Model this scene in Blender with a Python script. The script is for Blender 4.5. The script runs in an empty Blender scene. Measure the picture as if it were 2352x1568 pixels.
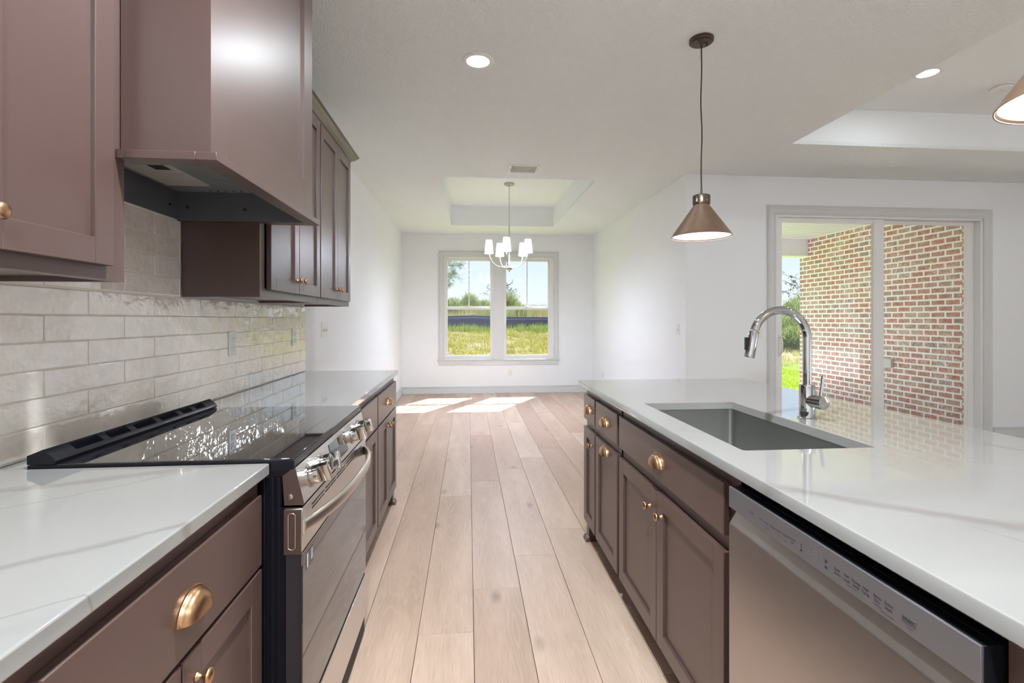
import bpy, bmesh, math, random
import numpy as np
from mathutils import Vector, Matrix
R = math.radians
random.seed(7); rng = np.random.default_rng(11)
C = bpy.context.scene.collection
scn = bpy.context.scene

# ------------------------------------------------------------------ camera, sky, sun, exposure
cam_d = bpy.data.cameras.new('camera'); cam = bpy.data.objects.new('camera', cam_d); C.objects.link(cam)
cam.location = (0, 0, 1.267); cam.rotation_euler = (R(90), 0, -0.0889)
cam_d.sensor_width = 36; cam_d.lens = 36 * 1127.5 / 2352; cam_d.shift_y = -50.3 / 2352
cam_d.clip_start = .02; cam_d.clip_end = 500
scn.camera = cam
scn.view_settings.view_transform = 'Standard'; scn.view_settings.look = 'None'
scn.view_settings.gamma = 1; scn.view_settings.exposure = 1.66
scn.view_settings.use_curve_mapping = False
scn.cycles.max_bounces = 10; scn.cycles.diffuse_bounces = 6; scn.cycles.glossy_bounces = 5
scn.cycles.transparent_max_bounces = 16
scn.cycles.sample_clamp_indirect = 25.0
scn.cycles.use_denoising = True

def sky_world():
    w = bpy.data.worlds.new('sky'); scn.world = w; w.use_nodes = True
    nt = w.node_tree; n = nt.nodes; n.clear(); L = nt.links.new
    tc = n.new('ShaderNodeTexCoord'); sep = n.new('ShaderNodeSeparateXYZ'); L(tc.outputs['Generated'], sep.inputs[0])
    cr = n.new('ShaderNodeValToRGB'); L(sep.outputs['Z'], cr.inputs[0])
    e = cr.color_ramp.elements; e[0].position = 0.0; e[0].color = (.86, .91, 1.0, 1)
    e[1].position = .75; e[1].color = (.16, .36, .80, 1)
    m = e.new(.09); m.color = (.74, .84, 1.0, 1); m = e.new(.26); m.color = (.46, .70, 1.0, 1)
    mp = n.new('ShaderNodeMapping'); mp.inputs['Scale'].default_value = (1.2, 1.2, 7); L(tc.outputs['Generated'], mp.inputs[0])
    no = n.new('ShaderNodeTexNoise'); no.inputs['Scale'].default_value = 1.6; no.inputs['Detail'].default_value = 5
    L(mp.outputs[0], no.inputs[0])
    c2 = n.new('ShaderNodeValToRGB'); L(no.outputs[0], c2.inputs[0])
    c2.color_ramp.elements[0].position = .50; c2.color_ramp.elements[0].color = (0, 0, 0, 1)
    c2.color_ramp.elements[1].position = .76; c2.color_ramp.elements[1].color = (.55, .55, .55, 1)
    mx = n.new('ShaderNodeMix'); mx.data_type = 'RGBA'; L(c2.outputs[0], mx.inputs[0]); L(cr.outputs[0], mx.inputs[6])
    mx.inputs[7].default_value = (1, 1, 1, 1)
    bg = n.new('ShaderNodeBackground'); bg.inputs[1].default_value = 0.39; L(mx.outputs[2], bg.inputs[0])
    o = n.new('ShaderNodeOutputWorld'); L(bg.outputs[0], o.inputs[0])
sky_world()

sun_d = bpy.data.lights.new('sun', 'SUN'); sun_d.energy = 5.0; sun_d.angle = R(.6); sun_d.color = (1, .95, .86)
sun = bpy.data.objects.new('sun', sun_d); C.objects.link(sun)
sun.rotation_euler = Vector((.426, .79, 1)).to_track_quat('Z', 'Y').to_euler()
CAN_POWER = 25.0; CAN_COL = (.92, .99, 1.05)

# ------------------------------------------------------------------ measured layout (metres)
XW, XT, XR, XE = -1.121, -1.111, 2.176, 7.4      # left wall, tile face, dining right wall, far right wall
YF, YP, YB = 8.463, 4.759, -2.6                  # dining end wall, patio wall, wall behind the camera
ZC, ZS, ZT, ZTR = .914, .884, 2.728, 3.033       # counter top, slab underside, ceiling, tray
XL, XI, XI2 = -.487, .640, 1.646                 # left counter front, island edges
Y0, Y1, Y2 = 1.257, 2.025, 3.489                 # range gap and far end of left run

# ------------------------------------------------------------------ materials
MATS = {}
class NT:
    def __init__(s, name):
        s.m = bpy.data.materials.new(name); s.m.use_nodes = True; s.t = s.m.node_tree
        s.n = s.t.nodes; s.n.clear(); s.o = s.n.new('ShaderNodeOutputMaterial')
    def L(s, a, b): s.t.links.new(a, b)
    def add(s, typ, **kw):
        n = s.n.new(typ)
        for k, v in kw.items(): setattr(n, k, v)
        return n
    def val(s, sock, v):
        if hasattr(v, 'is_output'): s.L(v, sock)
        else: sock.default_value = v
    def math(s, op, a, b=None, clamp=False):
        n = s.add('ShaderNodeMath', operation=op, use_clamp=clamp); s.val(n.inputs[0], a)
        if b is not None: s.val(n.inputs[1], b)
        return n.outputs[0]
    def coord(s, scale=None, rot=None, loc=None):
        tc = s.add('ShaderNodeTexCoord'); o = tc.outputs['Object']
        g = s.add('ShaderNodeNewGeometry').outputs['Position']
        mp = s.add('ShaderNodeMapping'); s.L(g, mp.inputs[0])
        if scale: mp.inputs['Scale'].default_value = scale
        if rot: mp.inputs['Rotation'].default_value = rot
        if loc: mp.inputs['Location'].default_value = loc
        return mp.outputs[0]
    def noise(s, vec, scale, detail=3, rough=.5, out=0, dist=0):
        n = s.add('ShaderNodeTexNoise'); s.L(vec, n.inputs[0]); n.inputs['Scale'].default_value = scale
        n.inputs['Detail'].default_value = detail; n.inputs['Roughness'].default_value = rough; n.inputs['Distortion'].default_value = dist
        return n.outputs[out]
    def ramp(s, fac, stops, interp='LINEAR'):
        r = s.add('ShaderNodeValToRGB'); s.L(fac, r.inputs[0]); r.color_ramp.interpolation = interp
        e = r.color_ramp.elements
        while len(e) < len(stops): e.new(.5)
        for i, (p, c) in enumerate(stops):
            e[i].position = p; e[i].color = (*c, 1) if len(c) == 3 else c
        return r.outputs[0]
    def mix(s, f, a, b, mode='MIX'):
        n = s.add('ShaderNodeMix', data_type='RGBA', blend_type=mode); s.val(n.inputs[0], f)
        for i, v in ((6, a), (7, b)):
            if hasattr(v, 'is_output'): s.L(v, n.inputs[i])
            else: n.inputs[i].default_value = (*v, 1)
        return n.outputs[2]
    def bump(s, h, strength=.3, dist=.002, normal=None):
        b = s.add('ShaderNodeBump'); b.inputs['Strength'].default_value = strength; b.inputs['Distance'].default_value = dist
        s.L(h, b.inputs['Height'])
        if normal: s.L(normal, b.inputs['Normal'])
        return b.outputs[0]
    def bsdf(s, col, rough=.5, metal=0, spec=.5, coat=0, coat_rough=.1, coat_ior=1.5, normal=None, emit=None, estr=0, trans=0, sss=0):
        p = s.add('ShaderNodeBsdfPrincipled')
        if hasattr(col, 'is_output'): s.L(col, p.inputs['Base Color'])
        else: p.inputs['Base Color'].default_value = (*col, 1)
        s.val(p.inputs['Roughness'], rough); p.inputs['Metallic'].default_value = metal
        p.inputs['Specular IOR Level'].default_value = spec
        p.inputs['Coat IOR'].default_value = coat_ior; p.inputs['Coat Weight'].default_value = coat; p.inputs['Coat Roughness'].default_value = coat_rough
        if normal:
            s.L(normal, p.inputs['Normal'])
            if coat: s.L(normal, p.inputs['Coat Normal'])
        if emit:
            p.inputs['Emission Color'].default_value = (*emit, 1); p.inputs['Emission Strength'].default_value = estr
        s.L(p.outputs[0], s.o.inputs[0]); return p
def simple(name, col, rough=.5, metal=0, **kw):
    t = NT(name); t.bsdf(col, rough, metal, **kw); MATS[name] = t.m; return t.m

def m_paint(name, col, rough, bs, bd, scale=90):
    t = NT(name); v = t.coord(); h = t.noise(v, scale, 4, .6)
    t.bsdf(col, rough, normal=t.bump(h, bs, bd), spec=.3); MATS[name] = t.m
m_paint('wall_paint', (.85, .875, .89), .6, .12, .0012, 160)
m_paint('trim_paint', (.66, .67, .67), .35, .02, .0005, 40)
def m_ceiling():
    t = NT('ceiling_paint'); v = t.coord((1, 1, 1))
    a = t.noise(v, 45, 4, .6, dist=1.2); b = t.noise(v, 130, 3, .5)
    h = t.math('ADD', t.ramp(a, [(.40, (0, 0, 0)), (.60, (1, 1, 1))]), t.math('MULTIPLY', b, .5))
    t.bsdf((.87, .915, .92), .7, normal=t.bump(h, .65, .005), spec=.2); MATS['ceiling_paint'] = t.m
m_ceiling()
m_paint('tray_paint', (.85, .885, .895), .6, .05, .001, 160)
def m_cab():
    t = NT('cabinet_paint'); v = t.coord((1, 1, .12)); g = t.noise(v, 120, 3, .5)
    c = t.mix(t.math('MULTIPLY', g, .35), (.084, .046, .039), (.066, .037, .032))
    t.bsdf(c, .42, normal=t.bump(g, .05, .0006), spec=.6, coat=.5, coat_rough=.32); MATS['cabinet'] = t.m
m_cab()
simple('cabinet_inside', (.05, .032, .03), .5)
simple('brass', (.62, .38, .19), .22, 1)
simple('brass_satin', (.50, .30, .17), .33, 1)
simple('chrome', (.50, .50, .50), .05, 1)
simple('black_plastic', (.006, .006, .009), .30, spec=.35)
simple('black_side', (.003, .003, .006), .5, spec=.2)
simple('cooktop_glass', (.008, .008, .011), .03, 0, spec=.8, coat=1, coat_rough=.02)
simple('door_glass', (.012, .012, .018), .035, 0, spec=1.0, coat=.3, coat_rough=.02)
simple('nickel_dark', (.22, .20, .19), .5, .6)
simple('knob_metal', (.46, .43, .41), .14, 1)
simple('nickel', (.50, .45, .42), .28, 1)
simple('white_plastic', (.80, .79, .77), .3)
simple('dark_slot', (.02, .02, .02), .6)
simple('vinyl', (.80, .80, .79), .3)
simple('pendant_bronze', (.10, .075, .055), .38, .8)
simple('cord', (.012, .011, .01), .7)
simple('liner_grey', (.12, .125, .14), .45, .3)
simple('liner_steel', (.26, .27, .27), .45, .3)
simple('filter_mesh', (.62, .58, .54), .45, .3)
simple('concrete', (.62, .60, .57), .85)
simple('soffit', (.88, .90, 1.0), .45)
simple('sticker', (.06, .06, .08), .3)
simple('knob_red', (.30, .03, .04), .3)
simple('print_ink', (.02, .02, .022), .6, spec=.2)
simple('print_ghost', (.17, .17, .18), .45)
simple('print_faint', (.085, .08, .085), .4)
simple('vent_grille', (.55, .55, .54), .5)
simple('outlet_grey', (.62, .63, .64), .5)
def m_steel(name, col, rough, stretch):
    t = NT(name); v = t.coord(stretch); g = t.noise(v, 60, 3, .6)
    r = t.math('ADD', t.math('MULTIPLY', g, .06), rough - .03)
    t.bsdf(col, r, 1 if name != 'steel_panel' else .7); MATS[name] = t.m
m_steel('steel', (.64, .62, .60), .24, (20, .6, 20))
m_steel('steel_handle', (.66, .61, .54), .33, (20, .6, 20))
m_steel('steel_door', (.58, .54, .515), .34, (20, .6, 20))
m_steel('steel_panel', (.24, .235, .25), .42, (20, .6, 20))
m_steel('steel_side', (.20, .145, .135), .42, (20, 20, .6))
m_steel('sink_steel', (.36, .36, .345), .40, (.6, .6, 20))
def m_pendant():
    t = NT('pendant_shade'); v = t.coord((1, 1, .3)); g = t.noise(v, 40, 3, .6)
    t.bsdf(t.mix(g, (.11, .066, .040), (.19, .12, .078)), .5, .35); MATS['pendant_shade'] = t.m
m_pendant()
def m_emit(name, col, s):
    t = NT(name); e = t.add('ShaderNodeEmission'); e.inputs[0].default_value = (*col, 1); e.inputs[1].default_value = s
    t.L(e.outputs[0], t.o.inputs[0]); MATS[name] = t.m
m_emit('lens', (1, .98, .95), 2); m_emit('bulb', (1, .86, .68), 4)
def m_shade():   # fabric lamp shade, lit by the bulb inside it
    t = NT('fabric_shade'); d = t.add('ShaderNodeBsdfDiffuse'); d.inputs[0].default_value = (.86, .83, .80, 1)
    tr = t.add('ShaderNodeBsdfTranslucent'); tr.inputs[0].default_value = (.9, .84, .78, 1)
    m = t.add('ShaderNodeMixShader'); m.inputs[0].default_value = .013
    t.L(d.outputs[0], m.inputs[1]); t.L(tr.outputs[0], m.inputs[2]); t.L(m.outputs[0], t.o.inputs[0]); MATS['fabric_shade'] = t.m
m_shade()
simple('shade_white', (.88, .86, .83), .4)
def m_glass():
    t = NT('window_glass'); fr = t.add('ShaderNodeFresnel'); bf = t.add('ShaderNodeNewGeometry').outputs['Backfacing']
    t.L(t.math('SUBTRACT', 1.45, t.math('MULTIPLY', bf, 1.45 - 1 / 1.45)), fr.inputs[0])   # same reflectance at both faces of the pane
    tr = t.add('ShaderNodeBsdfTransparent'); tr.inputs[0].default_value = (.97, .985, .98, 1)
    gl = t.add('ShaderNodeBsdfGlossy'); gl.inputs['Roughness'].default_value = 0.0
    m = t.add('ShaderNodeMixShader'); t.L(fr.outputs[0], m.inputs[0]); t.L(tr.outputs[0], m.inputs[1]); t.L(gl.outputs[0], m.inputs[2])
    t.L(m.outputs[0], t.o.inputs[0]); MATS['glass'] = t.m
m_glass()

def m_quartz(name, veins):
    """white quartz; each vein = (x, y, dx, dy, half width, strength, wobble, half length)"""
    t = NT(name); g = t.add('ShaderNodeNewGeometry').outputs['Position']
    sep = t.add('ShaderNodeSeparateXYZ'); t.L(g, sep.inputs[0]); X, Y, Z = sep.outputs
    n1 = t.noise(g, 2.6, 4, .6); n2 = t.noise(g, 11, 4, .65); n3 = t.noise(g, 34, 4, .7)
    acc = None
    for (x, y, dx, dy, w, st, wob, ln) in veins:
        l = math.hypot(dx, dy); dx /= l; dy /= l
        # distance across the vein, Z folds it down the slab edge
        d = t.math('ADD', t.math('MULTIPLY', t.math('SUBTRACT', X, x), -dy), t.math('MULTIPLY', t.math('SUBTRACT', Y, y), dx))
        d = t.math('ADD', d, t.math('MULTIPLY', Z, .25)); d = t.math('ADD', d, -.25 * ZC)
        d = t.math('ADD', d, t.math('MULTIPLY', t.math('SUBTRACT', n1, .5), wob))
        d = t.math('ADD', d, t.math('MULTIPLY', t.math('SUBTRACT', n2, .5), wob * .30))
        d = t.math('ADD', d, t.math('MULTIPLY', t.math('SUBTRACT', n3, .5), .006))
        wv = t.math('MULTIPLY', t.math('MULTIPLY', n2, 2.0), w)
        f = t.math('DIVIDE', t.math('ABSOLUTE', d), wv)
        f = t.math('SUBTRACT', 1.25, f, clamp=True)
        al = t.math('ADD', t.math('MULTIPLY', t.math('SUBTRACT', X, x), dx), t.math('MULTIPLY', t.math('SUBTRACT', Y, y), dy))
        fade = t.math('SUBTRACT', 2.0, t.math('DIVIDE', t.math('ABSOLUTE', al), ln / 2), clamp=True)     # the vein thins out past its length
        edge = t.math('MULTIPLY', t.math('MULTIPLY', f, fade), st)
        acc = edge if acc is None else t.math('MAXIMUM', acc, edge)
    cloud = t.ramp(t.noise(g, 1.7, 3, .5), [(.3, (.265, .260, .248)), (.75, (.298, .292, .279))])
    c = t.mix(acc, cloud, (.185, .170, .160))
    t.bsdf(c, .06, spec=.6, coat=.5, coat_rough=.02); MATS[name] = t.m
m_quartz('quartz_left', [(-.566, .84, .198, .16, .012, .62, .06, .6), (-.87, 1.14, .2, .083, .020, .55, .08, .5), (-.766, 1.10, .21, .20, .0028, .6, .07, .35), (-.52, .66, .065, .043, .003, .55, .06, .3), (-.95, .35, .2, .12, .015, .4, .12, .6)])
m_quartz('quartz_far', [(-.69, 2.98, .33, .6, .005, .40, .08, .6), (-.93, 3.3, .1, .4, .004, .40, .10, .4), (-.75, 2.35, .3, .5, .005, .35, .10, .5)])
m_quartz('quartz_island', [(.80, .86, .28, -.235, .021, .68, .07, .30), (1.10, .72, .5, -.10, .022, .60, .07, .28), (.88, .70, .06, -.14, .0025, .55, .04, .10), (1.19, 2.42, .4, -.42, .006, .6, .10, .5),
    (1.16, 2.09, .3, -.6, .006, .55, .10, .5), (1.44, 1.33, .14, -.33, .012, .6, .10, .35), (1.22, 1.12, .3, -.12, .003, .40, .10, .3)])

def m_floor():
    t = NT('oak_planks'); a = t.add('ShaderNodeAttribute', attribute_name='tone'); tone = a.outputs['Fac']
    g = t.add('ShaderNodeNewGeometry').outputs['Position']
    off = t.add('ShaderNodeCombineXYZ'); t.L(t.math('MULTIPLY', tone, 37.0), off.inputs[0]); t.L(t.math('MULTIPLY', tone, 91.0), off.inputs[1])
    va = t.add('ShaderNodeVectorMath', operation='ADD'); t.L(g, va.inputs[0]); t.L(off.outputs[0], va.inputs[1])
    def mp(sc):
        m = t.add('ShaderNodeMapping'); t.L(va.outputs[0], m.inputs[0]); m.inputs['Scale'].default_value = sc; return m.outputs[0]
    fine = t.noise(mp((42, 1.6, 1)), 5, 6, .65); broad = t.noise(mp((5, .8, 1)), 1.6, 3, .5)
    # cathedral rings
    w = t.add('ShaderNodeTexNoise'); t.L(mp((4.2, .55, 1)), w.inputs[0]); w.inputs['Scale'].default_value = 1.5; w.inputs['Detail'].default_value = 2
    ring = t.math('FRACT', t.math('MULTIPLY', w.outputs[0], 15))
    ring = t.math('ABSOLUTE', t.math('SUBTRACT', ring, .5))
    ringm = t.math('MULTIPLY', t.ramp(ring, [(.0, (1, 1, 1)), (.16, (0, 0, 0))]), t.ramp(broad, [(.48, (0, 0, 0)), (.62, (1, 1, 1))]))
    vo = t.add('ShaderNodeTexVoronoi'); t.L(mp((3.4, 1.5, 1)), vo.inputs[0]); vo.inputs['Scale'].default_value = 1.0
    knot = t.ramp(vo.outputs['Distance'], [(.02, (1, 1, 1)), (.11, (0, 0, 0))])
    knot = t.math('MULTIPLY', knot, t.math('GREATER_THAN', t.add('ShaderNodeSeparateColor').outputs[0], -1))
    base = t.ramp(tone, [(0, (.50, .35, .265)), (.5, (.60, .44, .34)), (1, (.68, .53, .42))])
    c = t.mix(t.ramp(broad, [(.35, (0, 0, 0)), (.7, (.5, .5, .5))]), base, (.34, .235, .165))
    c = t.mix(t.math('MULTIPLY', t.ramp(fine, [(.42, (0, 0, 0)), (.72, (1, 1, 1))]), .45), c, (.30, .20, .145))
    c = t.mix(t.math('MULTIPLY', ringm, .14), c, (.80, .66, .54))
    c = t.mix(t.math('MULTIPLY', knot, .55), c, (.17, .11, .08))
    t.bsdf(c, .42, spec=.35, normal=t.bump(fine, .10, .0012)); MATS['oak'] = t.m
m_floor()

def m_tile():
    t = NT('glazed_tile'); a = t.add('ShaderNodeAttribute', attribute_name='tone').outputs['Fac']
    g = t.add('ShaderNodeNewGeometry').outputs['Position']
    off = t.add('ShaderNodeCombineXYZ'); t.L(t.math('MULTIPLY', a, 53.0), off.inputs[0])
    va = t.add('ShaderNodeVectorMath', operation='ADD'); t.L(g, va.inputs[0]); t.L(off.outputs[0], va.inputs[1]); v = va.outputs[0]
    big = t.noise(v, 9, 3, .55); sm = t.noise(v, 30, 3, .5); bl = t.noise(v, 14, 3, .6, dist=.6)
    c = t.ramp(a, [(0, (.78, .67, .57)), (.5, (.82, .72, .62)), (1, (.86, .77, .68))])
    c = t.mix(t.ramp(bl, [(.42, (0, 0, 0)), (.62, (.6, .6, .6))]), c, (.86, .80, .73))
    h = t.math('ADD', t.math('MULTIPLY', big, 1.0), t.math('MULTIPLY', sm, .22))
    t.bsdf(c, .03, spec=1.0, coat=1, coat_rough=.012, coat_ior=1.9, normal=t.bump(h, .75, .010)); MATS['tile'] = t.m
m_tile()
simple('grout', (.74, .69, .62), .8)

def m_brick():
    t = NT('brick_wall'); g = t.add('ShaderNodeNewGeometry').outputs['Position']
    sep = t.add('ShaderNodeSeparateXYZ'); t.L(g, sep.inputs[0])
    wob = t.noise(g, 9, 3, .6); wob2 = t.noise(g, 55, 2, .6)
    dz = t.math('ADD', t.math('MULTIPLY', t.math('SUBTRACT', wob, .5), .010), t.math('MULTIPLY', t.math('SUBTRACT', wob2, .5), .012))
    cb = t.add('ShaderNodeCombineXYZ'); t.L(t.math('ADD', t.math('ADD', sep.outputs[1], sep.outputs[0]), t.math('MULTIPLY', t.math('SUBTRACT', wob2, .5), .014)), cb.inputs[0]); t.L(t.math('ADD', sep.outputs[2], dz), cb.inputs[1])
    def brick(c1, c2, mo):
        b = t.add('ShaderNodeTexBrick'); t.L(cb.outputs[0], b.inputs[0]); b.offset = .5; b.squash = 1
        b.inputs['Scale'].default_value = 1; b.inputs['Brick Width'].default_value = .203; b.inputs['Row Height'].default_value = .0806
        b.inputs['Mortar Size'].default_value = .0125; b.inputs['Mortar Smooth'].default_value = .15; b.inputs['Bias'].default_value = 0
        b.inputs[1].default_value = (*c1, 1); b.inputs[2].default_value = (*c2, 1); b.inputs[3].default_value = (*mo, 1); return b
    b = brick((0, 0, 0), (1, 1, 1), (.5, .5, .5))
    hue = t.ramp(b.outputs[0], [(0, (.50, .19, .14)), (.22, (.55, .21, .15)), (.36, (.44, .28, .19)), (.5, (.58, .24, .18)), (.62, (.52, .38, .28)), (.74, (.52, .20, .15)), (.86, (.30, .25, .24)), (.95, (.56, .46, .38))], 'CONSTANT')
    pat = t.noise(g, 14, 4, .7)
    hue = t.mix(t.ramp(pat, [(.40, (.0, .0, .0)), (.62, (.7, .7, .7))]), hue, (.62, .46, .36))
    hue = t.mix(t.ramp(t.noise(g, 24, 4, .75), [(.48, (.0, .0, .0)), (.62, (.65, .65, .65))]), hue, (.34, .22, .21))
    dirt = t.ramp(t.noise(g, 38, 4, .7), [(.46, (0, 0, 0)), (.60, (1, 1, 1))])
    area = t.ramp(t.noise(g, 2.3, 2, .5), [(.40, (.12, .12, .12)), (.72, (.75, .75, .75))])
    hue = t.mix(t.math('MULTIPLY', dirt, area), hue, (.86, .84, .80))
    hue = t.mix(1.0, hue, (.97, .93, 1.0), 'MULTIPLY')
    c = t.mix(b.outputs['Fac'], hue, (.94, .95, 1.0))
    t.bsdf(c, .85, spec=.2, normal=t.bump(t.math('ADD', t.math('MULTIPLY', b.outputs['Fac'], -.6), t.math('MULTIPLY', pat, .5)), .5, .006)); MATS['brick'] = t.m
m_brick()
def m_island_rand(name, cols, rough=.7, trans=.25):
    t = NT(name); g = t.add('ShaderNodeNewGeometry'); c = t.ramp(g.outputs['Random Per Island'], [(i / (len(cols) - 1) if len(cols) > 1 else 0, k) for i, k in enumerate(cols)])
    d = t.add('ShaderNodeBsdfDiffuse'); t.L(c, d.inputs[0]); tr = t.add('ShaderNodeBsdfTranslucent'); t.L(c, tr.inputs[0])
    m = t.add('ShaderNodeMixShader'); m.inputs[0].default_value = trans; t.L(d.outputs[0], m.inputs[1]); t.L(tr.outputs[0], m.inputs[2]); t.L(m.outputs[0], t.o.inputs[0]); MATS[name] = t.m
m_island_rand('grass_dry', [(.52, .50, .08), (.66, .60, .14), (.30, .36, .06), (.64, .55, .22), (.30, .20, .14), (.60, .58, .10), (.22, .26, .06)])
m_island_rand('grass_green', [(.16, .26, .05), (.40, .46, .08), (.10, .17, .05), (.52, .52, .14), (.24, .34, .07)])
m_island_rand('grass_lawn', [(.36, .50, .05), (.46, .56, .07), (.30, .46, .05), (.52, .56, .12)])
m_island_rand('weed', [(.30, .38, .12), (.44, .44, .14), (.22, .33, .10), (.50, .40, .22), (.36, .42, .20)])
m_island_rand('weed_rust', [(.52, .34, .22), (.46, .40, .20), (.56, .42, .28), (.40, .42, .18)])
m_island_rand('shrub_leaf', [(.26, .34, .12), (.42, .46, .14), (.16, .24, .10), (.54, .52, .18)])
m_island_rand('needles', [(.12, .19, .10), (.24, .32, .12), (.36, .42, .16), (.10, .16, .12)])
m_island_rand('leaf_dark', [(.08, .12, .09), (.14, .20, .10), (.20, .26, .12)])
simple('bark', (.12, .10, .09), .9)
simple('silt_fabric', (.075, .075, .15), .7)
simple('stake', (.20, .16, .13), .9)
def m_ground():
    t = NT('ground_soil'); v = t.coord(); n = t.noise(v, 2.2, 5, .7); n2 = t.noise(v, 14, 4, .7)
    c = t.ramp(n, [(.30, (.20, .21, .06)), (.48, (.30, .28, .10)), (.60, (.26, .19, .14)), (.72, (.16, .12, .13))])
    c = t.mix(t.ramp(n2, [(.4, (0, 0, 0)), (.7, (.6, .6, .6))]), c, (.12, .10, .09))
    sep = t.add('ShaderNodeSeparateXYZ'); t.L(v, sep.inputs[0])
    lawn = t.ramp(t.math('DIVIDE', sep.outputs[1], 30.0), [(.44, (1, 1, 1)), (.50, (0, 0, 0))])
    c = t.mix(lawn, c, (.33, .44, .06))
    bounce_ground = t.math('LESS_THAN', sep.outputs[1], 8.4)     # pale ground added round the house to bounce neutral light indoors
    c = t.mix(bounce_ground, c, (.80, .80, .82))
    t.bsdf(c, .9, spec=.1); MATS['ground'] = t.m
m_ground()

# ------------------------------------------------------------------ mesh builder
class MB:
    def __init__(s): s.v = []; s.f = []; s.flat = set()
    def raw(s, v, f):
        o = len(s.v); s.v += [tuple(p) for p in v]; s.f += [tuple(i + o for i in q) for q in f]; return s
    def box(s, x0, x1, y0, y1, z0, z1, b=0, seg=1):
        x0, x1 = sorted((x0, x1)); y0, y1 = sorted((y0, y1)); z0, z1 = sorted((z0, z1))
        v = [(x, y, z) for x in (x0, x1) for y in (y0, y1) for z in (z0, z1)]
        f = [(0, 1, 3, 2), (4, 6, 7, 5), (0, 4, 5, 1), (2, 3, 7, 6), (0, 2, 6, 4), (1, 5, 7, 3)]
        if b <= 0:
            s.flat.update(range(len(s.f), len(s.f) + 6)); return s.raw(v, f)
        bm = bmesh.new(); vs = [bm.verts.new(p) for p in v]
        for q in f: bm.faces.new([vs[i] for i in q])
        bmesh.ops.bevel(bm, geom=bm.edges[:], offset=b, segments=seg, profile=.5, affect='EDGES')
        bm.verts.index_update(); bm.normal_update(); k = len(s.f)
        for i, q in enumerate(bm.faces):
            if max(abs(c) for c in q.normal) > .9999: s.flat.add(k + i)
        s.raw([p.co[:] for p in bm.verts], [[p.index for p in q.verts] for q in bm.faces]); bm.free(); return s
    def prism(s, poly, axis, a0, a1):
        """poly in the plane across axis: 'Y' -> (x,z), 'X' -> (y,z), 'Z' -> (x,y)"""
        n = len(poly)
        def P(p, a): return (p[0], a, p[1]) if axis == 'Y' else (a, p[0], p[1]) if axis == 'X' else (p[0], p[1], a)
        v = [P(p, a0) for p in poly] + [P(p, a1) for p in poly]
        f = [tuple(range(n))[::-1], tuple(range(n, 2 * n))] + [(i, (i + 1) % n, n + (i + 1) % n, n + i) for i in range(n)]
        return s.raw(v, f)
    def lathe(s, prof, c, n=32, axis='Z', sgn=1, cap=True):
        v = []; f = []
        for (r, h) in prof:
            for k in range(n):
                a = 2 * math.pi * k / n; p, q = r * math.cos(a), r * math.sin(a); h_ = h * sgn
                v.append((c[0] + p, c[1] + q, c[2] + h_) if axis == 'Z' else (c[0] + h_, c[1] + p, c[2] + q) if axis == 'X' else (c[0] + p, c[1] + h_, c[2] + q))
        m = len(prof)
        for i in range(m - 1):
            for k in range(n): f.append((i * n + k, i * n + (k + 1) % n, (i + 1) * n + (k + 1) % n, (i + 1) * n + k))
        if cap: f.append(tuple(range(n))); f.append(tuple(range((m - 1) * n, m * n)))
        return s.raw(v, f)
    def tube(s, pts, r, n=12, cap=True):
        pts = [Vector(p) for p in pts]; m = len(pts); rs = r if isinstance(r, (list, tuple)) else [r] * m
        up = Vector((0, 0, 1)); v = []; f = []; prev = None
        for i, p in enumerate(pts):
            t = (pts[min(i + 1, m - 1)] - pts[max(i - 1, 0)]).normalized()
            if prev is None:
                a = t.cross(up)
                if a.length < 1e-3: a = t.cross(Vector((1, 0, 0)))
            else: a = prev - t * prev.dot(t)
            a.normalize(); prev = a; b = t.cross(a)
            for k in range(n):
                g = 2 * math.pi * k / n; v.append(tuple(p + (a * math.cos(g) + b * math.sin(g)) * rs[i]))
        for i in range(m - 1):
            for k in range(n): f.append((i * n + k, i * n + (k + 1) % n, (i + 1) * n + (k + 1) % n, (i + 1) * n + k))
        if cap: f.append(tuple(range(n))[::-1]); f.append(tuple(range((m - 1) * n, m * n)))
        return s.raw(v, f)
WL = {}
def wloc(o): return WL.get(o.name, Vector((0, 0, 0)))
def part(name, mb, mat, parent=None, smooth=35, label=None, center=None):
    V = np.array(mb.v, dtype=float)
    c = Vector(center) if center is not None else Vector(((V.min(0) + V.max(0)) / 2).tolist())
    me = bpy.data.meshes.new(name); me.from_pydata([tuple(Vector(p) - c) for p in mb.v], [], mb.f)
    bm = bmesh.new(); bm.from_mesh(me); bmesh.ops.recalc_face_normals(bm, faces=bm.faces[:]); bm.to_mesh(me); bm.free()
    me.materials.append(MATS[mat]); me.shade_smooth()
    if smooth < 180: me.set_sharp_from_angle(angle=R(smooth))
    for i in mb.flat: me.polygons[i].use_smooth = False     # big faces of bevelled boxes stay flat
    o = bpy.data.objects.new(name, me); C.objects.link(o)
    WL[o.name] = c
    if parent: o.parent = parent; o.location = c - wloc(parent)
    else: o.location = c
    if label: o['label'] = label
    return o
def share(name, me, loc, parent, rot=None):
    o = bpy.data.objects.new(name, me); C.objects.link(o); o.parent = parent; o.location = Vector(loc) - wloc(parent)
    WL[o.name] = Vector(loc)
    if rot: o.rotation_euler = rot
    return o
def tag(o, label, cat, group=None, kind=None):
    o['label'] = label; o['category'] = cat
    if group: o['group'] = group
    if kind: o['kind'] = kind
    return o
def thing(name, loc, label, cat, group=None):
    o = bpy.data.objects.new(name, None); C.objects.link(o); o.location = loc; o.empty_display_size = .05
    WL[o.name] = Vector(loc); return tag(o, label, cat, group)
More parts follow.
